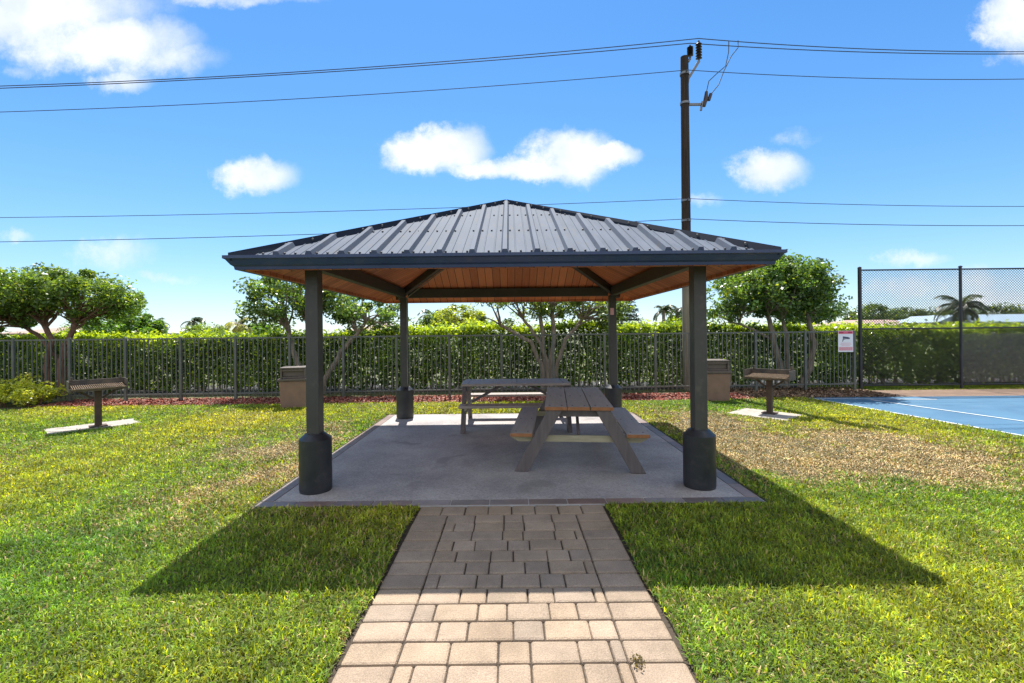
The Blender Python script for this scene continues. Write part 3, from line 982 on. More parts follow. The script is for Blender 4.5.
# ------------------------------------------------------------------ litter bins
def bin_(label, loc, rz, h=.62):
    t = thing('litter_bin', label, 'litter bin', loc, rz, 'tan litter bins along the fence')
    b = MB()
    a, c = .255, .285
    vs = [(-a, -a, .0), (a, -a, .0), (a, a, .0), (-a, a, .0), (-c, -c, h), (c, -c, h), (c, c, h), (-c, c, h)]
    b.add(vs, [(0, 3, 2, 1), (4, 5, 6, 7), (0, 1, 5, 4), (1, 2, 6, 5), (2, 3, 7, 6), (3, 0, 4, 7)])
    b.build('bin_body', M_BIN, t, bevel=.012)
    b = MB(); b.box((0, 0, h + .03), (.62, .62, .056)); b.build('bin_rim', M_BINLID, t, bevel=.012)
    b = MB()
    z0, z1 = h + .06, h + .27
    q, r = .262, .235
    b.box((-q + .02, 0, (z0 + z1) / 2), (.04, 2 * q, z1 - z0)); b.box((q - .02, 0, (z0 + z1) / 2), (.04, 2 * q, z1 - z0))
    b.box((0, q - .02, (z0 + z1) / 2), (2 * q - .082, .04, z1 - z0))
    b.box((0, -q + .03, z1 - .028), (2 * q - .082, .04, .05)); b.box((0, -q + .03, z0 + .02), (2 * q - .082, .04, .036))
    b.box((0, 0, z1 + .016), (2 * q + .02, 2 * q + .02, .03))
    lid = b.build('bin_hood', M_BINLID, t, bevel=.006)
    b = MB(); b.box((0, -q + .055, (z0 + z1) / 2), (2 * q - .09, .008, z1 - z0 - .09)); b.build('push_flap', M_BINLID, lid)
    return t


bin_('tan square litter bin standing behind the front left post of the shelter', (-4.86, 10.25, 0.0), R(14), .59)
bin_('tan square litter bin standing behind the front right post of the shelter', (4.68, 10.55, LAWN_Z), R(-4), .66)


# ------------------------------------------------------------------ picket fence
def picket_fence():
    YF = 11.8
    t = thing('picket_fence', 'grey iron picket fence running behind the shelter and lawn', 'fence', (0, YF - .06, 0), R(2.3))
    bay = 1.34
    x_end = 9.13
    nb = 20
    H = 1.57
    for k in range(nb + 1):
        xx = x_end - k * bay
        b = MB(); b.box((xx, 0, H / 2 - .02), (.060, .060, H + .02)); b.lathe([(.043, 0), (.02, .025)], 4, (xx, 0, H))
        b.build('fence_post', M_IRON, t, bevel=.004)
        if k == nb:
            break
        b = MB()
        for j in range(1, 12):
            b.box((xx - j * bay / 12, 0, .06 + (H - .09) / 2), (.021, .021, H - .12))
        b.build('picket_panel', M_IRON, t)
        for nm, z in (('top_rail', H - .03), ('bottom_rail', .15)):
            b = MB(); b.box((xx - bay / 2, 0, z), (bay - .062, .034, .036)); b.build(nm, M_IRON, t)
    return t


picket_fence()


def camera_sign():
    t = thing('warning_sign', 'small white and red security camera sign fixed to the picket fence', 'sign', (8.86, 12.055, 1.0))
    b = MB(); b.box((0, 0, .28), (.40, .006, .56)); b.build('sign_plate', M_SIGNW, t, bevel=.002)
    b = MB()
    b.box((0, -.005, .515), (.38, .003, .075))
    b.build('header_band', M_SIGNR, t)
    b = MB()
    b.box((-.115, -.008, .515), (.11, .002, .035)); b.box((.115, -.008, .515), (.11, .002, .035))
    b.build('header_marks', mat('sign_deep_red', (.36, .02, .07), rough=.4), t)
    b = MB()
    b.box((.0, -.005, .375), (.15, .003, .055), Matrix.Rotation(R(8), 3, 'Y'))
    b.box((.092, -.0055, .36), (.03, .003, .04), Matrix.Rotation(R(8), 3, 'Y'))
    b.box((-.07, -.0055, .315), (.016, .003, .09), Matrix.Rotation(R(20), 3, 'Y'))
    b.box((-.045, -.0065, .335), (.07, .003, .014))
    b.build('camera_emblem', M_SIGND, t)
    b = MB()
    for i, (w, z) in enumerate(((.26, .235), (.30, .205), (.22, .175))):
        b.box((0, -.005, z), (w, .003, .012))
    b.box((0, -.005, .085), (.37, .003, .10))
    b.build('caption_block', M_SIGNP, t)
    b = MB()
    for i, z in enumerate((.11, .085, .06)):
        for j in range(6):
            b.box((-.14 + j * .056 + (i % 2) * .01, -.0085, z), (.04, .002, .010))
    b.build('caption_marks', M_SIGNR, t)


camera_sign()


# ------------------------------------------------------------------ chain link court fence
def chain_link():
    YF = 12.2
    t = thing('chain_link_fence', 'tall black chain link fence at the end of the blue court', 'fence', (0, YF, 0))
    X = [9.36, 12.06, 14.76, 17.46]
    H = 3.2
    for i, xx in enumerate(X):
        b = MB(); b.tube([(xx, 0, -.03), (xx, 0, H + .03)], .045 if i == 0 else .034, 12); b.lathe([(.05, 0), (.04, .03), (.01, .045)], 12, (xx, 0, H + .03))
        b.build('fence_post', M_BLACK, t, smooth=True)
    for i in range(len(X) - 1):
        a, c = X[i] + .04, X[i + 1] - .04
        for nm, z in (('top_rail', H - .02), ('middle_rail', 1.60), ('bottom_rail', .09)):
            b = MB(); b.tube([(a, 0, z), (c, 0, z)], .021, 8); b.build(nm, M_BLACK, t, smooth=True)
        b = MB()
        z0, z1 = .06, H - .03
        sp = .072
        for sgn in (1, -1):
            k0 = int((z1 - z0) / sp) + 1
            for k in range(-k0, int((c - a) / sp) + k0):
                # x = a + k*sp + sgn*(z-z0)
                xs = a + k * sp if sgn > 0 else a + k * sp + 0
                lo, hi = z0, z1
                if sgn > 0:
                    lo = max(lo, z0 + (a - xs)); hi = min(hi, z0 + (c - xs))
                else:
                    lo = max(lo, z0 + (xs - c)); hi = min(hi, z0 + (xs - a))
                if hi - lo < .03:
                    continue
                yy = .004 * sgn
                b.bar((xs + sgn * (lo - z0), yy, lo), (xs + sgn * (hi - z0), yy, hi), .0060, .0060, up=(0, 1, 0))
        b.build('wire_mesh', M_WIREMESH, t)
    s = MB()
    nx, nz = 90, 14
    vs = []
    for i in range(nx + 1):
        for j in range(nz + 1):
            u_, v_ = i / nx, j / nz
            sag = .03 * abs(math.sin(u_ * math.pi * 12)) * v_
            vs.append((12.1 + 5.3 * u_, .055 + .022 * math.sin(u_ * 31 + v_ * 2.2) * (1 - v_) + .012 * math.sin(u_ * 83 - v_ * 5), .14 + 1.33 * v_ - sag))
    s.add(vs, [(i * (nz + 1) + j, (i + 1) * (nz + 1) + j, (i + 1) * (nz + 1) + j + 1, i * (nz + 1) + j + 1) for i in range(nx) for j in range(nz)])
    s.build('windscreen', M_SCREEN, t, smooth=True)


chain_link()


# ------------------------------------------------------------------ utility pole and wires
PX, PY = 4.86, 12.55


def utility_pole():
    t = thing('utility_pole', 'tall dark wooden utility pole rising behind the shelter roof', 'utility pole', (PX, PY, LAWN_Z))
    b = MB()
    n = 12
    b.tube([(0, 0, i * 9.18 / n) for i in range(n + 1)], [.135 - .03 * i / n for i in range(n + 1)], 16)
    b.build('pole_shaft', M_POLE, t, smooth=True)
    def insulator(x, z, h):
        i = MB()
        prof = [(.02, -.10), (.03, 0)]
        k = 6
        for q in range(k):
            zz = h * q / k
            prof += [(.035, zz + .004), (.085, zz + .02), (.035, zz + h / k - .004)]
        prof += [(.035, h), (.02, h + .05)]
        i.lathe(prof, 14, (x, 0, z))
        i.build('insulator', M_CERAMIC, t, smooth=True)
    insulator(.40, 9.12, .46); insulator(.16, 9.20, .26)
    a = MB()
    a.bar((.08, -.0, 8.55), (.40, 0, 9.06), .07, .07); a.bar((.06, 0, 8.35), (.10, 0, 8.62), .06, .08)
    a.build('bracket_arm', M_STEEL, t)
    a = MB(); a.tube([(.11, 0, 9.05), (.16, 0, 9.14)], .03, 8); a.build('insulator_pin', M_STEEL, t)
    a = MB(); a.bar((.10, 0, 7.87), (.46, 0, 7.87), .05, .06); a.bar((.44, 0, 7.70), (.48, 0, 7.95), .05, .05)
    a.build('cutout_arm', M_STEEL, t)
    a = MB(); a.tube([(.52, 0, 7.82), (.58, 0, 8.02), (.60, 0, 8.22)], [.05, .06, .04], 10); a.tube([(.66, 0, 7.98), (.72, 0, 8.16)], [.045, .045], 10)
    a.bar((.46, 0, 7.86), (.68, 0, 8.02), .03, .04)
    a.build('fuse_cutout', M_CERAMIC, t, smooth=True)
    j = MB()
    j.tube([(.60, 0, 8.22), (.66, -.02, 8.50), (.90, -.03, 8.72), (1.12, -.03, 8.90), (1.22, 0, 9.30), (1.23, 0, 9.60)], .012, 6)
    j.tube([(.73, 0, 8.16), (.95, .03, 8.42), (1.10, .03, 8.80), (1.30, .02, 9.20), (1.48, 0, 9.42), (1.50, .03, 9.64)], .012, 6)
    j.build('jumper_wire', M_CABLE, t, smooth=True)
    b = MB()
    for z in (8.68, 5.19, 4.64, 7.87):
        b.lathe([(.128, -.03), (.128, .03)], 14, (0, 0, z - LAWN_Z))
    b.build('pole_band', M_STEEL, t)
    for z in (5.19, 4.64, 8.68):
        b = MB(); b.tube([(0, -.12, z - LAWN_Z), (0, -.20, z - LAWN_Z)], .02, 8); b.build('wire_clamp', M_STEEL, t)


utility_pole()


def wire(label, z_pole, z_left, z_right, r, xo=0.0, yo=0.0, sagl=.17, sagr=.07, marks=0):
    X0 = PX + xo
    pts = []
    dl = X0 + 13.96; dr = 14.2 - X0
    for i in range(60, 0, -1):
        s = 1.55 * i / 60.0
        pts.append((X0 - s * dl, PY + yo, z_pole + (z_left - z_pole) * s - 4 * sagl * s * (1 - s)))
    pts.append((X0, PY + yo, z_pole))
    for i in range(1, 61):
        s = 2.4 * i / 60.0
        pts.append((X0 + s * dr, PY + yo, z_pole + (z_right - z_pole) * s - 4 * sagr * s * (1 - s)))
    b = MB(); b.tube(pts, r, 6)
    tag(b.build('power_line', M_CABLE, smooth=True), label, 'power line', 'power lines on the utility pole')


wire('highest black power line, sitting on the tall insulator of the utility pole', 9.66, 8.55, 9.20, .011, .40, 0, .17, .10)
wire('second highest black power line, sitting on the short insulator beside the pole top', 9.53, 8.49, 9.14, .011, .16, 0, .14, .09)
wire('single black power line crossing the pole below the two insulators', 8.68, 7.73, 8.34, .009, 0, -.2, .14, .10)
wire('grey cable passing just above the other cable low on the pole', 5.19, 4.87, 4.88, .008, 0, -.2, .08, .06)
wire('lowest grey cable, meeting the pole just above the shelter roof', 4.64, 4.21, 4.36, .009, 0, -.2, .08, .06)


# ------------------------------------------------------------------ foliage
def leaf_mesh(name, c, L, W, col, parent=None, loc=None, up=.5, axis=None):
    n = len(c)
    nrm = RNG.normal(0, 1, (n, 3)); nrm[:, 2] += up * 2
    nrm /= np.linalg.norm(nrm, axis=1)[:, None]
    if axis is None:
        a = RNG.normal(0, 1, (n, 3))
    else:
        a = axis + RNG.normal(0, .35, (n, 3))
    a -= nrm * np.sum(a * nrm, 1)[:, None]
    a /= np.linalg.norm(a, axis=1)[:, None] + 1e-9
    b = np.cross(nrm, a)
    L = (L * RNG.uniform(.65, 1.25, n))[:, None]; W = (W * RNG.uniform(.7, 1.2, n))[:, None]
    V = np.stack([c - a * L / 2, c + b * W / 2 - a * L * .05 + nrm * W * .12, c + a * L / 2, c - b * W / 2 - a * L * .05 + nrm * W * .12], 1).reshape(-1, 3)
    F = np.arange(n * 4).reshape(-1, 4)
    return np_mesh(name, V, F, M_LEAF, np.repeat(col, 4, axis=0), parent, loc)


def clumps_in(ells, n, rng):
    vol = np.array([e[3] * e[4] * e[5] for e in ells]); pr = vol / vol.sum()
    out = []
    for _ in range(n):
        e = ells[rng.choice(len(ells), p=pr)]
        d = rng.normal(0, 1, 3); d /= np.linalg.norm(d)
        r = rng.uniform(.35, 1.0) ** .55
        out.append((e[0] + d[0] * e[3] * r, e[1] + d[1] * e[4] * r, e[2] + d[2] * e[5] * r))
    return np.array(out)


def leaf_cols(n, base, var, rng, light=(.19, .24, .035), lightp=.12):
    base = np.array(base); k = rng.normal(1, var, n)[:, None]
    col = base * np.clip(k, .45, 1.7)
    li = rng.random(n) < lightp
    col[li] = np.array(light) * rng.uniform(.7, 1.1, li.sum())[:, None]
    return np.clip(col, .004, 1)


def tree(name, label, loc, stems, ells, nclump, per, leaf, base, bark, seed, group=None, cr=.34, light=(.26, .33, .05), limb_r=.035, cat='tree'):
    rng = np.random.default_rng(seed)
    t = thing(name, label, cat, loc, 0, group)
    cl_ = clumps_in(ells, nclump, rng)
    tips = []
    for (pts, r0, r1) in stems:
        b = MB()
        P = [Vector(p) for p in pts]
        dense = []
        for i in range(len(P) - 1):
            for s in range(5):
                q = P[i].lerp(P[i + 1], s / 5.0)
                dense.append(q + Vector(rng.normal(0, .012, 3)))
        dense.append(P[-1])
        m = len(dense)
        b.tube(dense, [r0 + (r1 - r0) * i / (m - 1) for i in range(m)], 9)
        b.build('trunk', bark, t, smooth=True)
        tips.append((P[-1], r1)); tips.append((P[-1].lerp(P[-2], .35), r1 * 1.05))
    b = MB()
    for q in cl_:
        q = Vector(q)
        tip, r1 = min(tips, key=lambda s: (s[0] - q).length + rng.uniform(0, .3))
        mid = tip.lerp(q, .5) + Vector((rng.normal(0, .1), rng.normal(0, .1), rng.uniform(.0, .16)))
        pts = [tip, tip.lerp(mid, .5) + Vector(rng.normal(0, .03, 3)), mid, mid.lerp(q, .6) + Vector(rng.normal(0, .04, 3)), q]
        rr = min(limb_r, r1 * .8) * rng.uniform(.6, 1.1)
        b.tube(pts, [rr, rr * .8, rr * .55, rr * .3, rr * .12], 6)
    b.build('limbs', bark, t, smooth=True)
    cs, cols = [], []
    for q in cl_:
        n = int(1.12 * per * rng.uniform(.5, 1.4)); r = cr * rng.uniform(.4, 1.3)
        d = rng.normal(0, 1, (n, 3)); d /= np.linalg.norm(d, axis=1)[:, None]
        rad = r * rng.uniform(0, 1, n)[:, None] ** .42
        cs.append(q + d * rad * np.array([1.1, 1.1, .72]))
        tone = rng.uniform(.62, 1.38)
        cols.append(leaf_cols(n, np.array(base) * 2.1 * tone, .25, rng, light, .10))
    c = np.concatenate(cs); col = np.concatenate(cols)
    leaf_mesh('crown', c, leaf, leaf * .52, col, t)
    return t


G1 = (.050, .085, .022)
# left pair of stems with a wide flat crown
tree('broadleaf_tree', 'wide flat topped tree with reddish trunks at the left end of the fence', (-12.6, 12.6, LAWN_Z),
     [([(-.25, 0, 0), (-.30, .05, .8), (-.12, 0, 1.55), (-.35, 0, 2.1)], .085, .06),
      ([(.25, -.05, 0), (.10, 0, .7), (.20, .05, 1.4), (.55, 0, 2.0)], .10, .06),
      ([(.0, .15, 0), (.02, .2, .8), (-.6, .2, 1.6), (-1.2, .1, 2.1)], .07, .045)],
     [(.0, 0, 2.78, 2.1, 1.3, .66), (-1.9, .1, 2.15, 1.0, 1.0, .5), (1.2, .2, 2.2, .75, .8, .38), (-1.5, 0, 2.75, 1.8, 1.2, .75), (1.15, 0, 2.7, .9, 1.0, .65), (-.2, 0, 3.08, 1.6, 1.0, .5)], 165, 150, .115, G1, M_BARK_RED, 3, cr=.36)
tree('broadleaf_tree', 'two part tree with a leaning bare trunk beside the left shelter post', (-5.75, 12.6, LAWN_Z),
     [([(-.02, 0, 0), (-.05, 0, .5), (-.32, 0, 1.25), (-.42, 0, 1.9)], .085, .055),
      ([(.12, 0, 0), (.10, .05, .6), (.25, .05, 1.3), (.1, 0, 2.0)], .06, .045),
      ([(.50, -.05, .0), (.62, 0, .45), (1.05, 0, 1.15), (1.75, 0, 1.95)], .085, .05)],
     [(-.62, 0, 2.6, .95, 1.0, .85), (.0, 0, 3.0, 1.0, 1.0, .72), (1.9, 0, 2.15, 1.05, .9, .55), (1.1, .1, 2.6, .9, .9, .55)], 85, 135, .11, (.042, .075, .024), M_BARK, 5, cr=.34)
tree('broadleaf_tree', 'many stemmed spreading tree seen under the rear eave behind the tables', (1.0, 12.7, LAWN_Z),
     [([(-.10, 0, 0), (-.12, 0, .6), (-.45, 0, 1.35), (-1.3, 0, 1.85)], .075, .045),
      ([(-.02, .05, 0), (-.08, .05, .8), (-.12, .05, 1.6), (-.2, 0, 2.3)], .075, .05),
      ([(.08, 0, 0), (.10, 0, .8), (.22, 0, 1.5), (.15, 0, 2.3)], .085, .05),
      ([(.18, .05, 0), (.25, 0, .7), (.52, 0, 1.4), (1.0, 0, 2.0)], .075, .045),
      ([(.0, -.08, 0), (.02, -.05, .7), (-.2, -.05, 1.4), (-.65, 0, 2.0)], .06, .04)],
     [(-1.0, 0, 2.35, 1.1, 1.0, .55), (.6, 0, 2.55, 1.6, 1.1, .65), (1.6, 0, 2.2, .8, .9, .45), (0, 0, 3.0, 1.6, 1.2, .6)], 95, 105, .10, (.055, .085, .028), M_BARK, 8, cr=.32)
tree('broadleaf_tree', 'round crowned tree with two pale curved trunks beside the camera sign', (7.30, 12.65, LAWN_Z),
     [([(.32, 0, 0), (.18, 0, .55), (.02, 0, 1.3), (-.15, 0, 2.0)], .10, .06),
      ([(.40, .05, 0), (.42, .05, .7), (.36, 0, 1.5), (.2, 0, 2.1)], .06, .045),
      ([(.72, 0, 0), (.98, 0, .55), (1.12, 0, 1.25), (.95, 0, 2.1)], .095, .055),
      ([(.05, .1, 1.3), (-.5, .05, 1.65), (-1.2, 0, 1.85)], .035, .025)],
     [(.0, 0, 2.75, 1.75, 1.3, .75), (.62, 0, 2.85, 1.05, 1.1, .78), (-.1, 0, 3.0, 1.2, 1.0, .55), (-1.15, 0, 2.4, .95, 1.0, .62), (-.7, 0, 2.85, .9, 1.0, .5), (0.1, 0, 3.1, 1.2, 1.0, .5), (.85, 0, 2.35, .9, 1.0, .5)], 185, 150, .11, (.046, .085, .024), M_BARK, 12, cr=.35)
tree('dense_tree', 'dark rounded tree just behind the wide flat topped tree', (-14.9, 17.2, LAWN_Z),
     [([(0, 0, 0), (.05, 0, .8), (0, 0, 1.6)], .10, .06)],
     [(0, 0, 2.05, 1.35, 1.2, .72), (.6, 0, 1.8, 1.0, 1.0, .6)], 80, 130, .12, (.040, .085, .022), M_BARK, 15, cr=.36)

# far trees beyond the hedge
far = [(58.5, 76, 5.4, 1.7, 3.9, 'dark bushy tree right of the tall chain link post, beyond the pinkish roof', (.028, .05, .02)),
       (50.5, 78, 4.0, 1.5, 3.9, 'dark green tree just left of the tall chain link post, beyond the pinkish roof', (.032, .06, .02)),
       (70.5, 78, 5.2, 1.8, 3.6, 'dark round tree seen through the first chain link panel beside the blue gable', (.026, .045, .02)),
       (86, 80, 8.0, 1.6, 3.7, 'dark tree line at the right edge behind the grey blue roof', (.026, .045, .02)),
       (-22.0, 33, 1.6, .55, 1.75, 'light green bush under the left windswept palm', (.075, .115, .025)),
       (-12.2, 22, 1.0, .6, 1.6, 'small green tree beside the yellow palm left of the shelter', (.05, .10, .022)),
       (-2.6, 24, 1.3, .9, 2.2, 'yellow green feathery tree seen under the left side of the rear eave', (.14, .17, .035)),
       (-4.1, 25, .9, .8, 2.0, 'dark leafy tree next to the left rear shelter post', (.045, .08, .022)),
       (10.9, 30, .8, .7, 2.0, 'small leafy tree between utility pole and palm', (.05, .085, .024)),
       (-31, 34, 2.6, .7, 1.7, 'green tree behind the hedge at the left edge', (.06, .10, .02))]
for i, (fx, fy, fr, frz, fz, lab, bc) in enumerate(far):
    tree('distant_tree', lab, (fx, fy, LAWN_Z), [([(0, 0, 0), (.05, 0, fz * .5), (0, 0, fz)], .14, .07)],
         [(0, 0, fz, fr, fr * .8, frz), (fr * .4, 0, fz - frz * .25, fr * .7, fr * .7, frz * .7)], 55, 95, .17 if fy < 50 else .42, bc, M_BARK, 100 + i, 'trees beyond the hedge', cr=.30 * fr ** .5 + .1 if fy < 50 else 1.1)


def conifer(label, loc, h, rad, seed):
    rng = np.random.default_rng(seed)
    t = thing('conifer_tree', label, 'tree', loc, 0, 'trees beyond the hedge')
    b = MB(); b.tube([(0, 0, 0), (0, 0, h)], [.14, .02], 8); b.build('trunk', M_BARK, t, smooth=True)
    cs = []; ax = []; lb = MB()
    for k in range(15):
        z = h * (.12 + .86 * k / 15); r = rad * (1.05 - .93 * k / 15)
        nb = 9
        for j in range(nb):
            a = 6.283 * j / nb + k * .4 + rng.normal(0, .15)
            d = np.array([math.cos(a), math.sin(a), -.10 + rng.normal(0, .05)])
            lb.tube([(0, 0, z), tuple(d * r * .6 + np.array([0, 0, z - .03])), tuple(d * r + np.array([0, 0, z + .05]))], [.02, .012, .004], 4)
            s = rng.uniform(.2, 1.0, 60)
            p = d * (r * s)[:, None] + np.array([0, 0, z]) + rng.normal(0, .05, (60, 3))
            p[:, 2] += .06 * s
            cs.append(p); ax.append(np.tile(d * .8, (60, 1)))
    lb.build('limbs', M_BARK, t)
    c = np.concatenate(cs)
    leaf_mesh('crown', c, .24, .05, leaf_cols(len(c), (.022, .042, .024), .25, rng, (.04, .07, .03), .1), t, axis=np.concatenate(ax))


conifer('dark layered conifer beside the right rear shelter post', (7.3, 30, LAWN_Z), 5.2, 2.0, 61)


def palm(label, loc, h, fr, n, seed, col=(.055, .09, .028), lean=0.0, wind=0.0, nleaf=34):
    rng = np.random.default_rng(seed)
    t = thing('palm_tree', label, 'palm tree', loc, 0, 'palms beyond the hedge')
    b = MB()
    pts = [(lean * (s / 6) ** 2, 0, h * s / 6) for s in range(7)]
    b.tube(pts, [.13 - .04 * s / 6 for s in range(7)], 9); b.build('trunk', M_PALMTR, t, smooth=True)
    top = np.array([lean, 0, h])
    V = []; cols = []
    ribs = MB()
    for k in range(n):
        a = 6.283 * k / n + rng.normal(0, .2); el = rng.uniform(-.2, 1.35)
        d = np.array([math.cos(a) + wind, math.sin(a), 0]); d /= np.linalg.norm(d)
        L_ = fr * rng.uniform(.8, 1.1)
        P = []
        for s in np.linspace(0, 1, 9):
            ang = el - 1.75 * s ** 1.4
            if not P:
                P.append(top.copy())
            else:
                P.append(P[-1] + (d * math.cos(ang) + np.array([0, 0, math.sin(ang)])) * L_ / 8)
        ribs.tube(P, [.022 * (1 - .85 * i / 8) for i in range(9)], 4)
        side = np.cross(d, [0, 0, 1])
        for q in range(nleaf):
            s = .12 + .86 * q / nleaf; i = min(int(s * 8), 7); f = s * 8 - i
            p = P[i] * (1 - f) + P[i + 1] * f; tan = (P[i + 1] - P[i]); tan /= np.linalg.norm(tan)
            ll = fr * .30 * (1 - .6 * abs(s - .45)) * rng.uniform(.8, 1.1); w = .022 + .01 * fr
            for sg in (-1, 1):
                dr = side * sg * .8 + tan * .55 + np.array([0, 0, -.45 + rng.normal(0, .12)]); dr /= np.linalg.norm(dr)
                e = p + dr * ll; ww = tan * w
                V += [p - ww * .6, p + ww * .6, e + ww * .15, e - ww * .15]
                cols.append(np.array(col) * rng.uniform(.65, 1.35))
    ribs.build('frond_ribs', M_PALMTR, t)
    V = np.array(V); F = np.arange(len(V)).reshape(-1, 4)
    np_mesh('fronds', V, F, M_LEAF, np.repeat(np.array(cols), 4, axis=0), t)


palm('windswept palm above the white roof left of the shelter', (-25.2, 36, LAWN_Z), 2.75, 1.15, 12, 71, (.045, .075, .03), .1, .7)
palm('smaller windswept palm beside the dark rounded tree', (-28.0, 36, LAWN_Z), 2.6, 1.0, 11, 72, (.045, .075, .03), .1, .7)
palm('yellowish palm standing close behind the hedge left of the shelter', (-10.9, 18.3, LAWN_Z), 2.05, .75, 13, 73, (.34, .36, .05), 0, .1)
palm('thin palm between the conifer and the utility pole', (9.4, 28, LAWN_Z), 2.85, .95, 14, 74, (.04, .07, .03))
palm('second thin palm close beside the utility pole', (10.6, 29, LAWN_Z), 2.95, 1.0, 13, 75, (.045, .075, .03))
palm('large dark palm seen through the chain link fence beside the blue gable', (30.2, 30.5, LAWN_Z), 3.0, 1.75, 22, 76, (.035, .055, .022), 0, .1, 44)
palm('slim palm next to the left rear shelter post', (-4.6, 27, LAWN_Z), 2.6, 1.1, 12, 77, (.04, .07, .03))


# hedge
def hedge():
    rng = np.random.default_rng(81)
    t = thing('clipped_hedge', 'long glossy leaved hedge behind the picket fence with bright new top growth', 'hedge', (0, 13.7, LAWN_Z))
    X0, X1 = -21, 21
    n = 165000
    x = rng.uniform(X0, X1, n)
    zero = np.zeros(n)
    topz = 1.60 + .19 / (1 + np.exp(-(x + 3.6) * 1.6)) - .14 / (1 + np.exp(-(x - 7.5) * 1.6)) + .05 * wobble(x, zero, 91, 2.2) + .04 * wobble(x, zero, 92, 7)
    depth = rng.uniform(-.62, .62, n)
    z = .02 + (topz - .02) * rng.uniform(0, 1, n) ** .85
    bulge = .12 * wobble(x, z * 2.2, 93, 2.4) + .07 * wobble(x, z * 2, 98, 6)
    # more leaves on the faces and top
    u = rng.random(n)
    face = u < .5
    depth[face] = -.52 - np.abs(rng.normal(0, .08, face.sum()))
    depth = depth + bulge
    tp = (u > .5) & (u < .74)
    z[tp] = topz[tp] + np.abs(rng.normal(0, .05, tp.sum())) - .05 + (rng.random(tp.sum()) < .10) * rng.uniform(0, .17, tp.sum())
    # ragged hem and some holes
    hem = .10 + .12 * wobble(x, zero, 94, 3.1) + .08 * wobble(x, zero, 95, 9)
    hem = hem * np.clip(1 - (depth + .2) * 1.5, 0, 1)
    keep = (z > hem) | (rng.random(n) < .08)
    hole = wobble(x, z * 1.4, 96, 4.2) > .92
    keep &= ~(hole & (u < .5) & (rng.random(n) < .8))
    x, z, depth, topz = x[keep], z[keep], depth[keep], topz[keep]
    n = len(x)
    c = np.stack([x, depth, z], 1)
    base = np.array([.155, .25, .036]); new = np.array([.34, .45, .04]); dark = np.array([.055, .105, .025])
    k = rng.random(n)[:, None]
    k = np.clip(k + .45 * wobble(x, z * 1.5, 99, 1.8)[:, None], 0, 1)
    col = base * k + dark * (1 - k)
    fresh = np.clip((z - topz + .34) / .30, 0, 1) * np.clip(.8 + .6 * wobble(x, x * 0, 97, .9), .1, 1)
    f = (rng.random(n) < fresh * .85 + .05 + .12 / (1 + np.exp((x + 6) * 1.5)))[:, None]
    col = np.where(f, new * rng.uniform(.7, 1.15, n)[:, None], col) * rng.uniform(.75, 1.25, n)[:, None]
    leaf_mesh('hedge_leaves', c, .115, .062, col, t, up=.35)
    b = MB()
    for k in range(230):
        xx = X0 + (X1 - X0) * k / 230 + rng.normal(0, .05)
        for q in range(2):
            dx = rng.normal(0, .13); yy = rng.uniform(-.35, .35)
            b.tube([(xx, yy, 0), (xx + dx * .5, yy + rng.normal(0, .05), .45), (xx + dx, yy + rng.normal(0, .1), 1.05), (xx + dx * 1.5, yy, 1.5)], [.022, .018, .012, .005], 5)
    b.build('hedge_stems', M_BARK, t)
    # leaf litter on the soil under the hedge
    sheet('hedge_soil', [(X0, 12.75), (8.2, 12.75), (8.4, 13.2), (X1, 13.2), (X1, 14.9), (X0, 14.9)], -0.022, mat('hedge_soil', (.03, .027, .026), (.055, .048, .044), scale=4, rough=.95, bump=.7))


hedge()


def shrub():
    rng = np.random.default_rng(84)
    t = thing('low_shrub', 'low yellow green shrub at the left edge in front of the fence', 'shrub', (-12.3, 10.85, LAWN_Z))
    cl_ = np.stack([rng.uniform(-2.6, 1.25, 90), rng.uniform(-.55, .5, 90), rng.uniform(.12, .56, 90)], 1)
    cl_[:, 2] *= np.clip(1.25 - .35 * np.clip(cl_[:, 0], 0, 2), .4, 1.2)
    cs = []
    for q in cl_:
        m = 120; d = rng.normal(0, 1, (m, 3)); d /= np.linalg.norm(d, axis=1)[:, None]
        cs.append(q + d * .21 * rng.uniform(0, 1, m)[:, None] ** .4 * np.array([1.1, 1, .75]))
    c = np.concatenate(cs); c = c[c[:, 2] > .01]
    leaf_mesh('foliage', c, .085, .045, leaf_cols(len(c), (.34, .40, .05), .3, rng, (.58, .58, .10), .3), t, up=.7)
    b = MB()
    for q in cl_[::2]:
        b.tube([(q[0] * .9, q[1] * .5, 0), tuple(q)], [.012, .004], 5)
    b.build('stems', M_BARK_RED, t)


shrub()


# small weed between two pavers
def weed():
    rng = np.random.default_rng(99)
    t = thing('weed_tuft', 'small dry weed sprouting from a joint in the paver path', 'weed', (.60, 2.22, -.002))
    c = rng.normal(0, 1, (70, 3)) * np.array([.018, .024, .008]) + np.array([0, 0, .012])
    c[:, 2] = np.abs(c[:, 2])
    leaf_mesh('weed_leaves', c, .020, .010, leaf_cols(70, (.12, .10, .04), .3, rng, (.2, .16, .08), .3), t)
    b = MB()
    for k in range(9):
        a = rng.uniform(0, 6.28); b.tube([(0, 0, 0), (math.cos(a) * .02, math.sin(a) * .028, .015), (math.cos(a) * .035, math.sin(a) * .05, .012)], [.0018, .0014, .0006], 4)
    b.build('weed_stems', M_BARK, t)


weed()


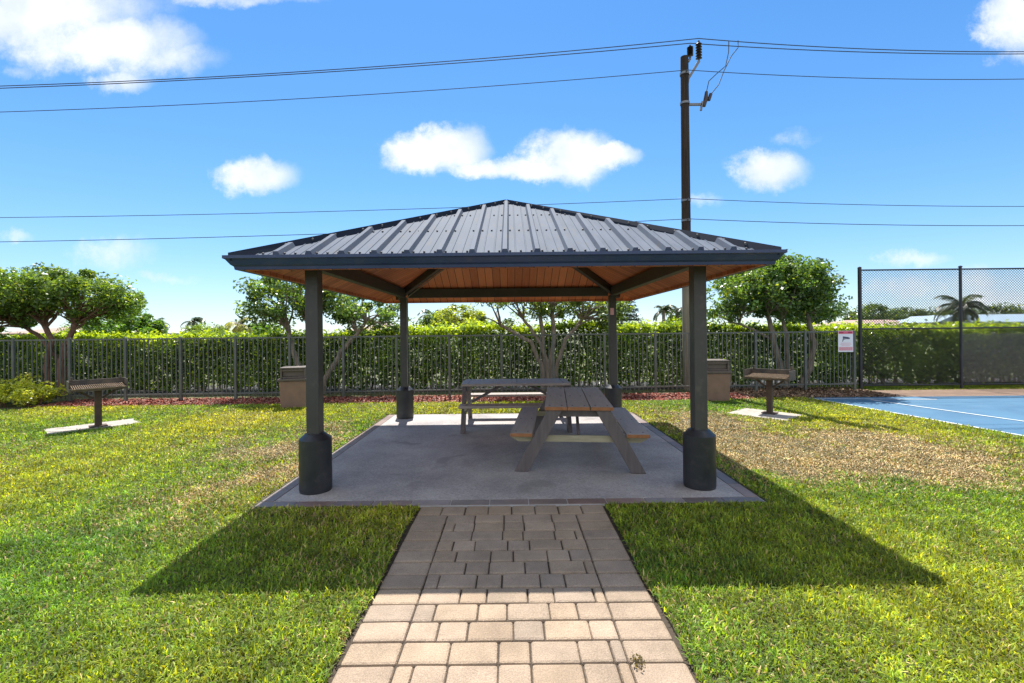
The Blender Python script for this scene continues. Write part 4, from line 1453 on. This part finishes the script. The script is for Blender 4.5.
# ------------------------------------------------------------------ houses beyond the hedge
def house(label, loc, w, d, eave, ridge, roofmat, rz=0.0, gable=None, hip=True):
    t = thing('bungalow', label, 'house', loc, rz, 'houses beyond the hedge')
    b = MB(); b.box((0, 0, eave / 2), (w, d, eave)); wl = b.build('wall', M_WALLW, t)
    b = MB(); o = .5
    x, y = w / 2 + o, d / 2 + o
    rx = max(.3, x - (y if hip else -0.0)) if hip else x
    vs = [(-x, -y, eave - .05), (x, -y, eave - .05), (x, y, eave - .05), (-x, y, eave - .05), (-rx, 0, ridge), (rx, 0, ridge)]
    b.add(vs, [(0, 1, 5, 4), (2, 3, 4, 5), (1, 2, 5), (3, 0, 4), (3, 2, 1, 0)])
    b.add([(-x, -y, eave - .2), (x, -y, eave - .2), (x, -y, eave - .06), (-x, -y, eave - .06)], [(0, 1, 2, 3)])
    if gable:
        gx, gw, gh = gable
        yf = -y - 1.2
        b.add([(gx - gw, yf, eave - .04), (gx + gw, yf, eave - .04), (gx, yf, gh), (gx - gw, 0, eave - .04), (gx + gw, 0, eave - .04), (gx, 0, gh)],
              [(0, 2, 5, 3), (1, 4, 5, 2), (0, 3, 4, 1)])
    b.build('roof', roofmat, t)
    if gable:
        g = MB(); g.add([(gx - gw + .15, yf + .08, eave - .03), (gx + gw - .15, yf + .08, eave - .03), (gx, yf + .08, gh - .08), (gx - gw + .15, yf + .2, eave - .03), (gx + gw - .15, yf + .2, eave - .03), (gx, yf + .2, gh - .08)],
                        [(0, 1, 2), (5, 4, 3), (0, 2, 5, 3), (1, 4, 5, 2), (0, 3, 4, 1)])
        g.build('gable_wall', M_ROOFBL, t)
    for k in range(3):
        xx = (-.32 + .32 * k) * w
        b = MB(); b.box((xx, -d / 2 - .02, 1.5), (1.4, .06, 1.1)); f = b.build('window', M_LINE, wl)
        b = MB(); b.box((xx, -d / 2 - .06, 1.5), (1.24, .03, .94)); b.build('pane', M_GLASSD, f)
    return t


house('low bungalow with a pinkish brown roof behind the round crowned tree', (47.0, 60, LAWN_Z), 13.5, 8, 1.9, 2.75, M_ROOFBR)
house('bungalow with a pale blue grey roof and small front gable behind the chain link fence', (63.0, 58, LAWN_Z), 26, 8, 2.3, 3.25, M_ROOFBL, 0, (-12.0, 1.9, 3.1))
house('low building with a flat looking white roof under the windswept palms', (-49, 70, LAWN_Z), 10, 7, 2.1, 2.6, M_ROOFW)
house('bungalow with brown roof behind the leaning tree left of the shelter', (-13.8, 50, LAWN_Z), 5.5, 6, 2.0, 2.75, M_ROOFBR)
house('bungalow with tan brown roof at the left edge behind the flat topped tree', (-50, 52, LAWN_Z), 9, 7, 2.1, 2.75, M_ROOFBR)
house('bungalow with white roof at the far left edge of the view', (-60.5, 50, LAWN_Z), 8, 7, 2.0, 2.5, M_ROOFW)
house('bungalow with pinkish roof seen between the conifer and the thin palm', (15.5, 56, LAWN_Z), 7, 6, 2.1, 2.6, M_ROOFBR)
